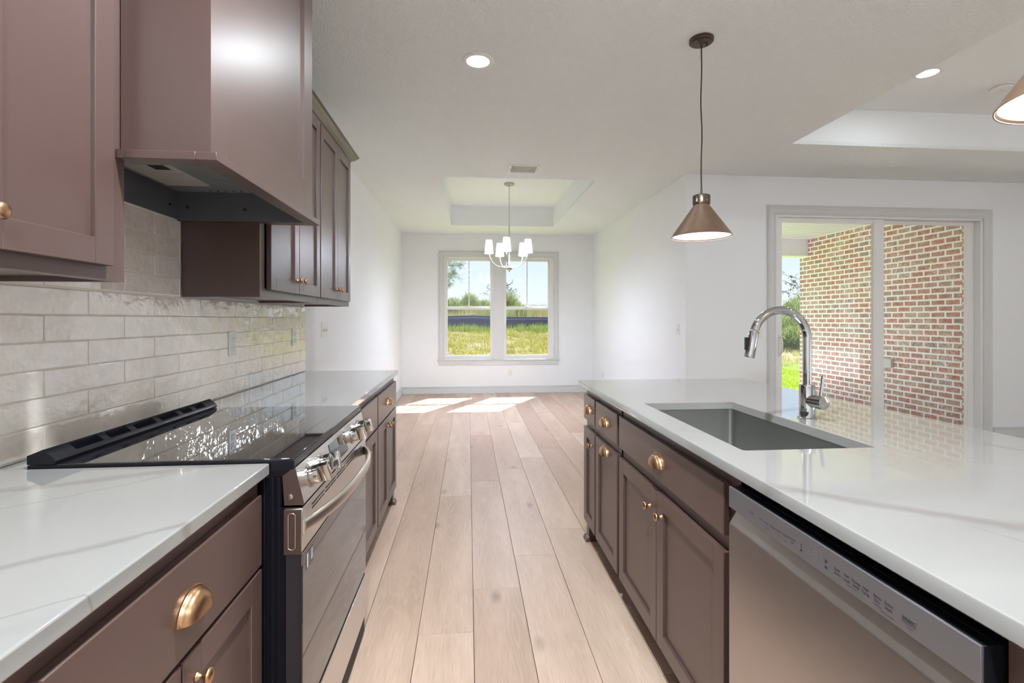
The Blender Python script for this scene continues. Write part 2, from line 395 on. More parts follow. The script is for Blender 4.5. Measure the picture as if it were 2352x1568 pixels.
def struct(name, mb, mat, parent=None, smooth=35):
    o = part(name, mb, mat, parent, smooth)
    if not parent: o['kind'] = 'structure'
    return o

# ------------------------------------------------------------------ floor
def build_floor():
    mb = MB(); W = .2235; g = .0009; tones = []
    k0 = int((XW - .5) / W) - 2; k1 = int(XE / W) + 3
    for k in range(k0, k1):
        x0 = .022 + k * W; x1 = x0 + W
        if x1 < XW - .1 or x0 > XE + .1: continue
        y = 2.0 + .311 * (k + 1) - 1.545 * 12
        while y < 8.7:
            a, b = max(y, YB - .1), min(y + 1.545, YF + .1 if x0 < XR + .1 else YP + .1)
            if b - a > .02 and x1 > XW - .12:
                n0 = len(mb.v); mb.box(x0 + g, x1 - g, a + g, b - g, -.012, 0, .0012)
                tones += [random.random()] * (len(mb.v) - n0)
            y += 1.545
    o = part('floor', mb, 'oak', center=(0, 0, 0)); o['kind'] = 'structure'
    at = o.data.attributes.new('tone', 'FLOAT', 'POINT'); at.data.foreach_set('value', tones)
    sub = MB().box(XW - .1, XR + .1, YB - .1, YF + .1, -.10, -.006).box(XR + .1, XE + .1, YB - .1, YP + .1, -.10, -.006)
    part('underlay', sub, 'dark_slot', o)
build_floor()

# ------------------------------------------------------------------ walls, ceiling
T = .15
def walls():
    struct('wall_left', MB().box(XW - T, XW, YB, YF + T, 0, 3.2), 'wall_paint')
    # dining end wall with the opening for the window pair
    wx0, wx1, wz0, wz1 = -.405, 1.472, .585, 2.348
    struct('wall_back', MB().box(XW, wx0, YF, YF + T, 0, 3.2).box(wx1, XR, YF, YF + T, 0, 3.2)
           .box(wx0, wx1, YF, YF + T, 0, wz0).box(wx0, wx1, YF, YF + T, wz1, 3.2).box(.44, .60, YF, YF + .11, wz0, wz1), 'wall_paint')
    struct('wall_dining', MB().box(XR, XR + T, YP, YF + T, 0, 3.2), 'wall_paint')
    px0, px1, pz1 = 3.13, 5.455, 2.342
    struct('wall_patio', MB().box(XR + T, px0, YP, YP + T, 0, 3.2).box(px1, XE, YP, YP + T, 0, 3.2).box(px0, px1, YP, YP + T, pz1, 3.2), 'wall_paint')
    # unseen sides of the great room: right wall has an added opening for extra daylight
    struct('wall_right', MB().box(XE, XE + T, YB, YB + .2, 0, 3.2).box(XE, XE + T, .9, YP + T, 0, 3.2).box(XE, XE + T, YB + .2, .9, 0, .08).box(XE, XE + T, YB + .2, .9, 1.7, 3.2), 'wall_paint')
    struct('wall_front', MB().box(XW - T, XE + T, YB - T, YB, 0, 3.2), 'wall_paint')
walls()
def portal(name, loc, rot, sx, sy):
    l = bpy.data.lights.new(name, 'AREA'); l.shape = 'RECTANGLE'; l.size = sx; l.size_y = sy; l.cycles.is_portal = True
    o = bpy.data.objects.new(name, l); C.objects.link(o); o.location = loc; o.rotation_euler = rot
portal('window_portal', (.53, YF + .16, 1.47), (R(-90), 0, 0), 1.9, 1.8)
portal('window_portal', (4.3, YP + .16, 1.2), (R(-90), 0, 0), 2.4, 2.4)
portal('window_portal', (XE + .16, -.75, .89), (R(90), 0, R(90)), 3.3, 1.62)  # guides sky light through the added, unseen opening in the right wall
TRAYS = [(-.268, 1.331, 5.065, 7.64), (2.675, 6.4, -1.4, 3.857)]
def ceiling():
    mb = MB(); tr = MB()
    (a0, a1, b0, b1), (c0, c1, d0, d1) = TRAYS
    t = ZT + .03
    # strips around the two trays
    mb.box(XW - .05, XE + .05, YB - .05, d0, ZT, t)
    mb.box(XW - .05, c0, d0, d1, ZT, t); mb.box(c1, XE + .05, d0, d1, ZT, t)
    mb.box(XW - .05, XE + .05, d1, YP + .05, ZT, t)
    mb.box(XW - .05, XR + .05, YP + .05, b0, ZT, t)
    mb.box(XW - .05, a0, b0, b1, ZT, t); mb.box(a1, XR + .05, b0, b1, ZT, t)
    mb.box(XW - .05, XR + .05, b1, YF + .05, ZT, t)
    o = struct('ceiling', mb, 'ceiling_paint')
    for (x0, x1, y0, y1) in TRAYS:
        tr.box(x0 - .03, x0, y0 - .03, y1 + .03, t, ZTR).box(x1, x1 + .03, y0 - .03, y1 + .03, t, ZTR)
        tr.box(x0, x1, y0 - .03, y0, t, ZTR).box(x0, x1, y1, y1 + .03, t, ZTR)
        tr.box(x0 - .03, x1 + .03, y0 - .03, y1 + .03, ZTR, ZTR + .04)
    part('tray_recess', tr, 'tray_paint', o)
    struct('roof', MB().box(XW - .4, XE + .4, YB - .4, YP + .1, 3.2, 3.3).box(XW - .4, XR + .3, YP, YF + .25, 3.2, 3.3), 'soffit')
ceiling()

def base_profile(mb, axis, w, s, a0, a1):
    """baseboard on a wall plane w, projecting s*thickness, running a0..a1; flat board with a stepped cap and shoe"""
    for (t, z0, z1) in ((.014, 0, .10), (.017, .100, .108), (.010, .108, .122), (.024, 0, .018)):
        if axis == 'Y': mb.box(w, w + s * t, a0, a1, z0, z1, .002)
        else: mb.box(a0, a1, w, w + s * t, z0, z1, .002)
def baseboards():
    for name, segs in (('baseboard_left', [('Y', XW, 1, Y2 + .01, YF)]), ('baseboard_back', [('X', YF, -1, XW, XR)]),
                       ('baseboard_dining', [('Y', XR, -1, YP - .02, YF)]), ('baseboard_patio', [('X', YP, -1, XR - .02, 3.04), ('X', YP, -1, 5.575, XE)]),
                       ('baseboard_right', [('Y', XE, -1, YB, YP)])):
        mb = MB()
        for s in segs: base_profile(mb, *s)
        struct(name, mb, 'trim_paint')
baseboards()

def casing(mb, x0, x1, z0, z1, w, y, bottom=False):
    """mitred profiled casing round an opening x0..x1, z0..z1 on a wall plane facing -Y"""
    prof = [(0, .012), (.004, .015), (w * .16, .015), (w * .2, .010), (w * .62, .013), (w * .68, .019), (w * .80, .021), (w * .86, .016), (w * .96, .022), (w, .018), (w, 0), (0, 0)]
    def ring(d): return [(x0 - d, z0), (x0 - d, z1 + d), (x1 + d, z1 + d), (x1 + d, z0)]
    v = []; f = []; n = len(prof)
    for (d, h) in prof:
        for (x, z) in ring(d): v.append((x, y - h, z))
    for i in range(n):
        j = (i + 1) % n
        for k in range(3): f.append((i * 4 + k, i * 4 + k + 1, j * 4 + k + 1, j * 4 + k))
    f.append(tuple(i * 4 for i in range(n))); f.append(tuple(i * 4 + 3 for i in range(n))[::-1])
    return mb.raw(v, f)
def dining_window():
    mb = casing(MB(), -.405, 1.472, .566, 2.346, .098, YF)
    struct('trim_1', mb, 'trim_paint')
    struct('trim_2', MB().box(-.53, 1.59, YF - .035, YF + .04, .566, .586, .004).box(-.507, 1.566, YF - .018, YF, .487, .566, .003), 'trim_paint')
    struct('trim_3', MB().box(.432, .608, YF - .012, YF, .586, 2.346, .002), 'trim_paint')
    for i, (x0, x1, g0, g1) in enumerate(((-.405, .44, -.353, .379), (.60, 1.472, .659, 1.392))):
        x1 = min(x1, g1 + .062)
        ya, yb = YF + .020, YF + .105
        fr = MB().box(x0, x0 + .028, ya, yb, .586, 2.346, .002).box(x1 - .028, x1, ya, yb, .586, 2.346, .002)
        fr.box(x0 + .028, x1 - .028, ya, yb, 2.318, 2.346, .002).box(x0 + .028, x1 - .028, ya, yb, .586, .612, .002)
        if x1 < 1.47 and i == 1: fr.box(x1 + .0005, 1.472, ya, yb, .586, 2.346)
        w = struct('window_%d' % (i + 1), fr, 'vinyl')
        def sash(y, z0, z1, top, bot, name):
            m = MB().box(x0 + .028, g0, y, y + .028, z0, z1, .003).box(g1, x1 - .028, y, y + .028, z0, z1, .003)
            m.box(g0, g1, y, y + .028, z1 - top, z1, .003).box(g0, g1, y, y + .028, z0, z0 + bot, .003)
            s = part(name, m, 'vinyl', w)
            part('glass_pane', MB().box(g0, g1, y + .012, y + .016, z0 + bot, z1 - top), 'glass', s); return s
        lo = sash(ya + .012, .612, 1.478, .038, .044, 'lower_sash')
        up = sash(ya + .046, 1.455, 2.318, .036, .040, 'upper_sash')
        xm = (g0 + g1) / 2
        part('muntin', MB().box(xm - .009, xm + .009, ya + .056, ya + .066, 1.495, 2.284), 'vinyl', up)
        part('sash_lock', MB().box(xm - .035, xm + .035, ya + .012, ya + .035, 1.478, 1.490, .004).lathe([(.012, 0), (.012, .012), (.006, .016)], (xm, ya + .022, 1.486), 16), 'vinyl', lo)
dining_window()

def slider():
    struct('trim_4', casing(MB(), 3.128, 5.457, 0, 2.343, .092, YP), 'trim_paint')
    ya, yb = YP + .0, YP + .13
    fr = MB().box(3.13, 3.155, ya, yb, 0, 2.342, .002).box(5.43, 5.455, ya, yb, 0, 2.342, .002).box(3.155, 5.43, ya, yb, 2.318, 2.342, .002).box(3.155, 5.43, ya, yb, 0, .03, .002)
    d = struct('door_1', fr, 'vinyl')
    def panel(name, x0, x1, g0, g1, y, gz0, gz1, z1):
        m = MB().box(x0, g0, y, y + .04, .03, z1, .003).box(g1, x1, y, y + .04, .03, z1, .003)
        m.box(g0, g1, y, y + .04, gz1, z1, .003).box(g0, g1, y, y + .04, .03, gz0, .003)
        p = part(name, m, 'vinyl', d)
        part('glass_pane', MB().box(g0, g1, y + .016, y + .022, gz0, gz1), 'glass', p); return p
    a = panel('sliding_panel', 3.155, 4.345, 3.213, 4.228, ya + .022, .13, 2.272, 2.318)
    b = panel('fixed_panel', 4.27, 5.43, 4.37, 5.345, ya + .068, .13, 2.278, 2.318)
    hb = MB().box(3.172, 3.196, ya + .014, ya + .022, .88, 1.12, .003)
    hb.tube([(3.184, ya + .018, .90), (3.184, ya - .015, .93), (3.184, ya - .028, .97), (3.184, ya - .028, 1.03), (3.184, ya - .015, 1.07), (3.184, ya + .018, 1.10)], .008, 10)
    part('handle', hb, 'white_plastic', a)
slider()

# ------------------------------------------------------------------ backsplash
def backsplash():
    L = .3043; H = .0729; yt = 1.395; mb = MB(); tones = []; z1 = ZC + 5.02 * H; gp = .0014
    regions = [(-.9, 3.476, ZC + .002, 1.356)]
    def rows(ya, yb, zlo, zhi):
        r = -6
        while z1 + r * H < zhi:
            a, b = max(z1 + r * H, zlo), min(z1 + (r + 1) * H, zhi)
            if b - a > .006:
                off = 0 if (r % 2) else .5
                y = yt + (off - 12) * L
                while y < yb:
                    c, d = max(y, ya), min(y + L, yb)
                    if d - c > .008:
                        n0 = len(mb.v); mb.box(XW + .004, XT, c + gp, d - gp, a + gp, b - gp, .0022, 2)
                        tt = random.random(); ty = random.uniform(-.0011, .0011); tz = random.uniform(-.0008, .0008)
                        for i in range(n0, len(mb.v)):
                            x, yy, z = mb.v[i]
                            if x > XW + .0065: mb.v[i] = (x + ty * (yy - (c + d) / 2) / (d - c) + tz * (z - (a + b) / 2) / (b - a) * .5, yy, z)
                        tones.extend([tt] * (len(mb.v) - n0))
                    y += L
            r += 1
    rows(-.9, 3.476, ZC + .003, 1.355)
    rows(1.256, 2.014, 1.3565, 1.66)
    o = part('tile_backsplash', mb, 'tile', center=(XT, 1.3, 1.1)); tag(o, 'glossy beige handmade subway tile backsplash above the left countertop', 'backsplash')
    at = o.data.attributes.new('tone', 'FLOAT', 'POINT'); at.data.foreach_set('value', tones)
    part('grout', MB().box(XW + .0006, XT - .003, -.9, 3.476, ZC, 1.356).box(XW + .0006, XT - .003, 1.255, 2.015, 1.356, 1.66), 'grout', o)
backsplash()

# ------------------------------------------------------------------ hardware meshes
def cup_mesh():
    W, H, D = .047, .043, .027; na, nb = 22, 9; v = []; f = []
    prof = [(1.10, 0), (1.10, .10), (1.04, .14), (1.03, .06), (.99, .22), (.99, .34), (.93, .40), (.90, .56), (.80, .76), (.66, .90), (.48, .97), (.26, .995), (0.03, 1.0)]
    for (r, x) in prof:
        for k in range(na + 1):
            a = math.pi * k / na
            v.append((x * D, r * W * math.cos(a), r * H * math.sin(a)))
    n = na + 1
    for i in range(len(prof) - 1):
        for k in range(na): f.append((i * n + k, i * n + k + 1, (i + 1) * n + k + 1, (i + 1) * n + k))
    me = bpy.data.meshes.new('cup_pull'); me.from_pydata(v, [], f)
    bm = bmesh.new(); bm.from_mesh(me); bmesh.ops.recalc_face_normals(bm, faces=bm.faces[:])
    bmesh.ops.solidify(bm, geom=bm.faces[:], thickness=.0015); bm.to_mesh(me); bm.free()
    me.materials.append(MATS['brass_satin']); me.shade_smooth(); me.set_sharp_from_angle(angle=R(60)); return me
def knob_mesh():
    mb = MB().lathe([(.0001, 0), (.0085, 0), (.0085, .002), (.0055, .005), (.0042, .010), (.0048, .014), (.011, .017), (.0148, .0205), (.0152, .0235), (.0125, .027), (.006, .029), (.0001, .0295)], (0, 0, 0), 24, 'X', cap=False)
    me = bpy.data.meshes.new('knob'); me.from_pydata(mb.v, [], mb.f)
    bm = bmesh.new(); bm.from_mesh(me); bmesh.ops.recalc_face_normals(bm, faces=bm.faces[:]); bm.to_mesh(me); bm.free()
    me.materials.append(MATS['brass_satin']); me.shade_smooth(); return me
CUP, KNOB = cup_mesh(), knob_mesh()
def cup(parent, x, y, z, s): return share('cup_pull', CUP, (x, y, z), parent, (0, 0, 0 if s > 0 else math.pi))
def knob(parent, x, y, z, s): return share('knob', KNOB, (x, y, z), parent, (0, 0, 0 if s > 0 else math.pi))

def shaker(xf, s, y0, y1, z0, z1, st=.057, rec=.010, th=.02):
    b = xf - s * th; m = MB()
    m.box(b, xf, y0, y0 + st, z0, z1, .0018, 2).box(b, xf, y1 - st, y1, z0, z1, .0018, 2)
    m.box(b, xf, y0 + st - .001, y1 - st + .001, z0, z0 + st, .0012).box(b, xf, y0 + st - .001, y1 - st + .001, z1 - st, z1, .0012)
    m.box(b + s * .002, xf - s * rec, y0 + st - .004, y1 - st + .004, z0 + st - .004, z1 - st + .004); return m
def slab(xf, s, y0, y1, z0, z1, th=.02): return MB().box(xf - s * th, xf, y0, y1, z0, z1, .0025, 2)

def foot(mb, x, y, sx, sy):
    """bracket foot: post with a flared quarter-round lip, front towards sx, end towards sy"""
    mb.box(x, x - sx * .05, y, y - sy * .05, 0, .115, .001)
    prof = [(0, 0), (.020, 0), (.019, .008), (.015, .016), (.008, .022), (0, .025)]
    mb.prism([(x + sx * a, z) for a, z in prof], 'Y', y + sy * .012, y - sy * .055)
    mb.prism([(y + sy * a, z) for a, z in prof], 'X', x + sx * .012, x - sx * .055)

# ------------------------------------------------------------------ left base cabinets
FR, DF = -.515, -.495       # face frame and door faces, left run
def base_unit(name_label, y0, y1, drawers, doors, feet=False, xb=XW + .001, grp=None):
    t = thing('base_cabinet', (FR, (y0 + y1) / 2, 0), name_label, 'cabinet', grp)
    part('carcass', MB().box(xb, FR, y0, y1, .112, ZS, .001).box(xb, FR - .07, y0, y1, 0, .112), 'cabinet', t)
    for (a, b) in drawers:
        d = part('drawer', slab(DF, 1, a, b, .677, .845), 'cabinet', t); cup(d, DF, (a + b) / 2, .742, 1)
    for (a, b, ky) in doors:
        d = part('door', shaker(DF, 1, a, b, .118, .667), 'cabinet', t)
        if ky: knob(d, DF, ky, .615, 1)
    if feet:
        m = MB(); foot(m, FR, y1, 1, 1); part('foot', m, 'cabinet', t)
    return t
base_unit('dark mauve-brown base cabinet in the near left corner, before the range', .43, 1.254, [(.62, 1.232)], [(.62, .898, None), (.905, 1.232, .945)])
base_unit('brown base cabinet between the range and the last left cabinet', 2.030, 2.755, [(2.052, 2.743)], [(2.052, 2.395, 2.36), (2.400, 2.743, 2.435)])
base_unit('last brown base cabinet on the left, with a bracket foot at its end', 2.757, 3.466, [(2.769, 3.444)], [(2.769, 3.105, 3.07), (3.110, 3.444, 3.145)], True)
base_unit('brown base cabinet left of the camera, mostly below the frame', -.40, .428, [(-.38, .41)], [(-.38, .01, -.03), (.02, .41, .05)])

def slab_top(name, mat, x0, x1, y0, y1, label, hole=None):
    if not hole: m = MB().box(x0, x1, y0, y1, ZS, ZC, .004, 3)
    else:
        bm = bmesh.new(); hx0, hx1, hy0, hy1, rr = hole
        bv = .004
        def loop(pts, z): return [bm.verts.new((p[0], p[1], z)) for p in pts]
        def rounded(a0, a1, b0, b1, r, n=6):
            o = []
            for (cx, cy, s0) in ((a1 - r, b1 - r, 0), (a0 + r, b1 - r, 90), (a0 + r, b0 + r, 180), (a1 - r, b0 + r, 270)):
                for i in range(n + 1):
                    a = R(s0 + 90 * i / n); o.append((cx + r * math.cos(a), cy + r * math.sin(a)))
            return o
        n = 6
        levels = [(0, ZS), (-bv, ZS + 0)]
        O = [loop(rounded(x0 + d, x1 - d, y0 + d, y1 - d, .006 + 0 * d, n), z) for d, z in ((.003, ZS), (0, ZS + .003), (0, ZC - .004), (.0012, ZC - .0012), (.004, ZC))]
        I = [loop(rounded(hx0 - d, hx1 + d, hy0 - d, hy1 + d, rr, n), z) for d, z in ((0, ZS), (0, ZC - .002), (.002, ZC))]
        for A in (O, I):
            for i in range(len(A) - 1):
                m_ = len(A[i])
                for k in range(m_): bm.faces.new((A[i][k], A[i][(k + 1) % m_], A[i + 1][(k + 1) % m_], A[i + 1][k]))
        for z_i, z_o in ((I[-1], O[-1]), (I[0], O[0])):
            m_ = len(z_i)
            for k in range(m_): bm.faces.new((z_i[k], z_i[(k + 1) % m_], z_o[(k + 1) % m_], z_o[k]))
        bm.verts.index_update(); bm.normal_update(); m = MB().raw([p.co[:] for p in bm.verts], [[p.index for p in q.verts] for q in bm.faces])
        m.flat = {i for i, q in enumerate(bm.faces) if abs(q.normal.z) > .999}; bm.free()
    return tag(part(name, m, mat, smooth=40), label, 'countertop')
slab_top('countertop', 'quartz_left', XT + .001, XL, -.42, Y0, 'white grey-veined quartz countertop in front of the range, near left')
slab_top('countertop', 'quartz_far', XT + .001, XL, Y1, Y2, 'white quartz countertop running beyond the range to the dining area')
tag(part('filler_strip', MB().box(XT + .001, -1.048, Y0 + .002, Y1 - .002, ZS, ZC - .002, .001), 'quartz_far'), 'narrow grey strip of countertop behind the range', 'countertop')
SINK = (.740, 1.129, 1.264, 2.019)
slab_top('countertop', 'quartz_island', XI, XI2, .41, 2.822, 'large white quartz island countertop with grey veins and the sink cut-out', (*SINK, .012))

# ------------------------------------------------------------------ island cabinets, facing the aisle (-X)
IF_, ID = .687, .667
def island_unit(label, y0, y1, drawers, doors, extra=None, pulls=True):
    t = thing('base_cabinet', (IF_, (y0 + y1) / 2, 0), label, 'cabinet')
    xb = 1.32
    if extra == 'sink':
        m = MB().box(IF_, IF_ + .02, y0, y1, .112, ZS).box(xb - .02, xb, y0, y1, .112, ZS).box(IF_, xb, y0, y0 + .018, .112, ZS).box(IF_, xb, y1 - .018, y1, .112, ZS).box(IF_, xb, y0, y1, .112, .13)
        m.box(IF_ + .07, xb, y0, y1, 0, .112)
    else: m = MB().box(IF_, xb, y0, y1, .112, ZS, .001).box(IF_ + .07, xb, y0, y1, 0, .112)
    part('carcass', m, 'cabinet', t)
    for (a, b) in drawers:
        d = part('drawer', slab(ID, -1, a, b, .700, .840), 'cabinet', t); cup(d, ID, (a + b) / 2, .750, -1)
    for (a, b, ky, kind) in doors:
        d = part('door', shaker(ID, -1, a, b, .118, .657), 'cabinet', t)
        if kind == 'knob': knob(d, ID, ky, .585, -1)
        elif kind == 'cup': cup(d, ID, ky, .610, -1)
    return t
c1 = island_unit('narrow brown island cabinet at the far end, small drawer over small door', 2.540, 2.800, [(2.556, 2.795)], [(2.556, 2.795, 2.607, 'knob')])
m = MB(); foot(m, IF_, 2.800, -1, 1); part('foot', m, 'cabinet', c1)
island_unit('brown island cabinet with two brass cup pulls, one on drawer and one on door', 2.150, 2.538, [(2.163, 2.532)], [(2.163, 2.532, 2.345, 'cup')])
island_unit('brown island sink cabinet with one wide false drawer and two doors', 1.166, 2.148, [(1.233, 2.130)], [(1.700, 2.130, 1.752, 'knob'), (1.233, 1.695, 1.645, 'knob')], 'sink')
t = thing('end_panel', (.67, .49, 0), 'dark brown island end panel on the near side of the dishwasher', 'panel')
part('panel', MB().box(IF_ - .02, 1.32, .435, .552, 0, ZS, .001), 'cabinet', t)
tag(part('back_panel', MB().box(1.32, 1.34, .435, 2.80, 0, ZS, .001), 'cabinet'), 'brown panel closing the seating side of the island', 'panel')

def sink():
    x0, x1, y0, y1 = SINK; t = thing('sink', ((x0 + x1) / 2, (y0 + y1) / 2, .66), 'undermount stainless steel kitchen sink set in the island top', 'sink')
    e = .004; zb = .664; m = MB(); th = .0025
    a0, a1, b0, b1 = x0 - e, x1 + e, y0 - e, y1 + e
    def rr(r, d, z, n=6):
        o = []
        for (cx, cy, s0) in ((a1 - r - d, b1 - r - d, 0), (a0 + r + d, b1 - r - d, 90), (a0 + r + d, b0 + r + d, 180), (a1 - r - d, b0 + r + d, 270)):
            for i in range(n + 1):
                an = R(s0 + 90 * i / n); o.append((cx + r * math.cos(an), cy + r * math.sin(an), z))
        return o
    rings = [rr(.018, -.022, ZS - .0005), rr(.018, 0, ZS - .0005), rr(.018, 0, ZS - .004), rr(.018, .004, zb + .02), rr(.012, .010, zb + .006), rr(.008, .022, zb), ]
    v = []; f = []
    for r_ in rings: v += r_
    n = len(rings[0])
    for i in range(len(rings) - 1):
        for k in range(n): f.append((i * n + k, i * n + (k + 1) % n, (i + 1) * n + (k + 1) % n, (i + 1) * n + k))
    f.append(tuple(range((len(rings) - 1) * n, len(rings) * n)))
    part('bowl', m.raw(v, f), 'sink_steel', t, smooth=50)
    part('drain', MB().lathe([(.045, 0), (.045, .003), (.036, .004), (.030, -.001), (.001, -.001)], ((x0 + x1) / 2 + .03, (y0 + y1) / 2, zb + .0005), 32, cap=False), 'chrome', t)
sink()
def faucet():
    x, y = 1.205, 1.652; t = thing('faucet', (x, y, ZC), 'tall chrome pull-down gooseneck faucet standing behind the sink', 'faucet')
    part('base_flange', MB().lathe([(.031, 0), (.031, .004), (.028, .006), (.0265, .006)], (x, y, ZC), 40), 'chrome', t)
    body = MB().lathe([(.0255, .005), (.0255, .118), (.024, .121), (.019, .122)], (x, y, ZC), 40)
    part('body', body, 'chrome', t)
    pts = [(x, y, ZC + .12 + i * .02) for i in range(9)]
    r = .101; zc = ZC + .285; cx = x - r
    pts = [(x, y, ZC + .12), (x, y, ZC + .2)] + [(cx + r * math.cos(R(a)), y, zc + r * math.sin(R(a))) for a in range(0, 166, 6)]
    part('spout', MB().tube(pts, .0145, 24), 'chrome', t)
    a = R(165); ex, ez = cx + r * math.cos(a), zc + r * math.sin(a); dx, dz = -math.sin(a), math.cos(a)
    dx, dz = -.20, -.98
    head = MB().tube([(ex, y, ez), (ex + dx * .004, y, ez + dz * .004), (ex + dx * .09, y, ez + dz * .09), (ex + dx * .094, y, ez + dz * .094)], [.0155, .0165, .0175, .0165], 24)
    hd = part('spray_head', head, 'chrome', t)
    bx, bz = ex + dx * .045 - .018, ez + dz * .045 + .002
    part('spray_button', MB().box(bx - .006, bx + .005, y - .008, y + .008, bz - .024, bz + .022, .003, 2), 'black_plastic', hd)
    zv = ZC + .066
    valve = MB().tube([(x + .002, y - .008, zv), (x + .0072, y - .0345, zv)], .0225, 32)
    valve.tube([(x + .0074, y - .0355, zv), (x + .0138, y - .067, zv), (x + .0140, y - .0682, zv)], [.0235, .0235, .0222], 32)
    v = part('valve', valve, 'chrome', t)
    part('lever', MB().tube([(x + .011, y - .052, zv + .012), (x + .022, y - .050, zv + .092)], [.0055, .0052], 12), 'chrome', v)
faucet()

# ------------------------------------------------------------------ dishwasher
def text_mb(items, X):
    """lettering on a plane facing -X: x of the text runs towards -Y"""
    mb = MB()
    for (s, y, z, h) in items:
        cu = bpy.data.curves.new('t', 'FONT'); cu.body = s; cu.size = h; cu.align_x = 'CENTER'; cu.align_y = 'CENTER'; cu.resolution_u = 2
        ob = bpy.data.objects.new('t', cu); me = bpy.data.meshes.new_from_object(ob)
        mb.raw([(X, y - p.co.x, z + p.co.y) for p in me.vertices], [tuple(q.vertices) for q in me.polygons])
        bpy.data.objects.remove(ob); bpy.data.curves.remove(cu); bpy.data.meshes.remove(me)
    return mb
def dishwasher():
    y0, y1 = .561, 1.158; t = thing('dishwasher', (.66, .86, 0), 'stainless steel dishwasher built into the island beside the sink cabinet', 'dishwasher')
    part('tub', MB().box(.69, 1.25, y0 - .003, y1 + .003, .10, .862, .001).box(.667, .69, y0 - .003, y1 + .003, .79, .858), 'black_plastic', t)
    part('toe_kick', MB().box(.72, .74, y0, y1, .0, .10), 'black_plastic', t)
    cp = part('control_panel', MB().box(.640, .6445, y0, y1, .807, .8575, .0010, 2), 'steel_panel', t)
    part('panel_cap', MB().box(.6445, .69, y0 + .0005, y1 - .0005, .806, .857, .001), 'black_plastic', t)
    door = MB().prism([(.641, .12), (.641, .762), (.643, .768), (.667, .806), (.69, .806), (.69, .12)], 'Y', y0, y1)
    part('door', door, 'steel_door', t, smooth=20)
    a = .0052; b = .0036
    it = [('POWER', 1.06, .829, a), ('Auto', 1.025, .829, a), ('Heavy', 1.005, .829, a), ('* Steam', 1.003, .819, b), ('Delicate', .983, .829, a), ('Normal', .963, .830, a), ('* Quick', .963, .820, b),
          ('Turbo', .942, .829, a), ('* Rinse', .941, .819, b), ('Download', .921, .832, a), ('Cycle', .921, .825, a),
          ('Dual', .801, .8315, .0066), ('Zone', .801, .8245, .0066), ('Half', .780, .8315, .0066), ('Load', .780, .8245, .0066), ('* Control Lock *', .768, .8185, b),
          ('Energy', .759, .8315, .0066), ('Saver', .759, .8245, .0066), ('High', .739, .8315, .0066), ('Temp.', .739, .8245, .0066), ('Extra', .717, .8315, .0066), ('Dry', .717, .8245, .0066),
          ('* Night Dry', .717, .8180, b), ('* Hold 3 seconds', .700, .8140, b), ('Delay', .696, .8310, .0066), ('Start', .696, .8240, .0066), ('* Cancel', .6615, .8175, b)]
    part('lettering', text_mb(it, .6396), 'print_ink', cp)
    part('display_digits', text_mb([('8:88', .862, .8295, .016)], .6396), 'print_ghost', cp)
    ic = MB()
    for (yy, zz) in ((.894, .833), (.894, .829)): ic.box(.6396, .64, yy - .0015, yy + .0015, zz - .0007, zz + .0007)
    ic.lathe([(.0024, 0), (.0024, .0004)], (.6396, .894, .8225), 14, 'X')
    for (yy, zz) in ((.828, .833), (.828, .822)):
        ic.box(.6396, .64, yy - .003, yy + .003, zz + .0016, zz + .0022).box(.6396, .64, yy - .0022, yy + .0022, zz - .0003, zz + .0004).box(.6396, .64, yy - .003, yy + .003, zz - .0022, zz - .0016)
    part('icons', ic, 'print_ink', cp)
    st = part('start_button', MB().box(.6394, .642, .650, .673, .8225, .8325, .0002), 'print_faint', cp)
    part('start_lettering', text_mb([('START', .6615, .8275, .0066)], .6391), 'print_ink', cp)
dishwasher()

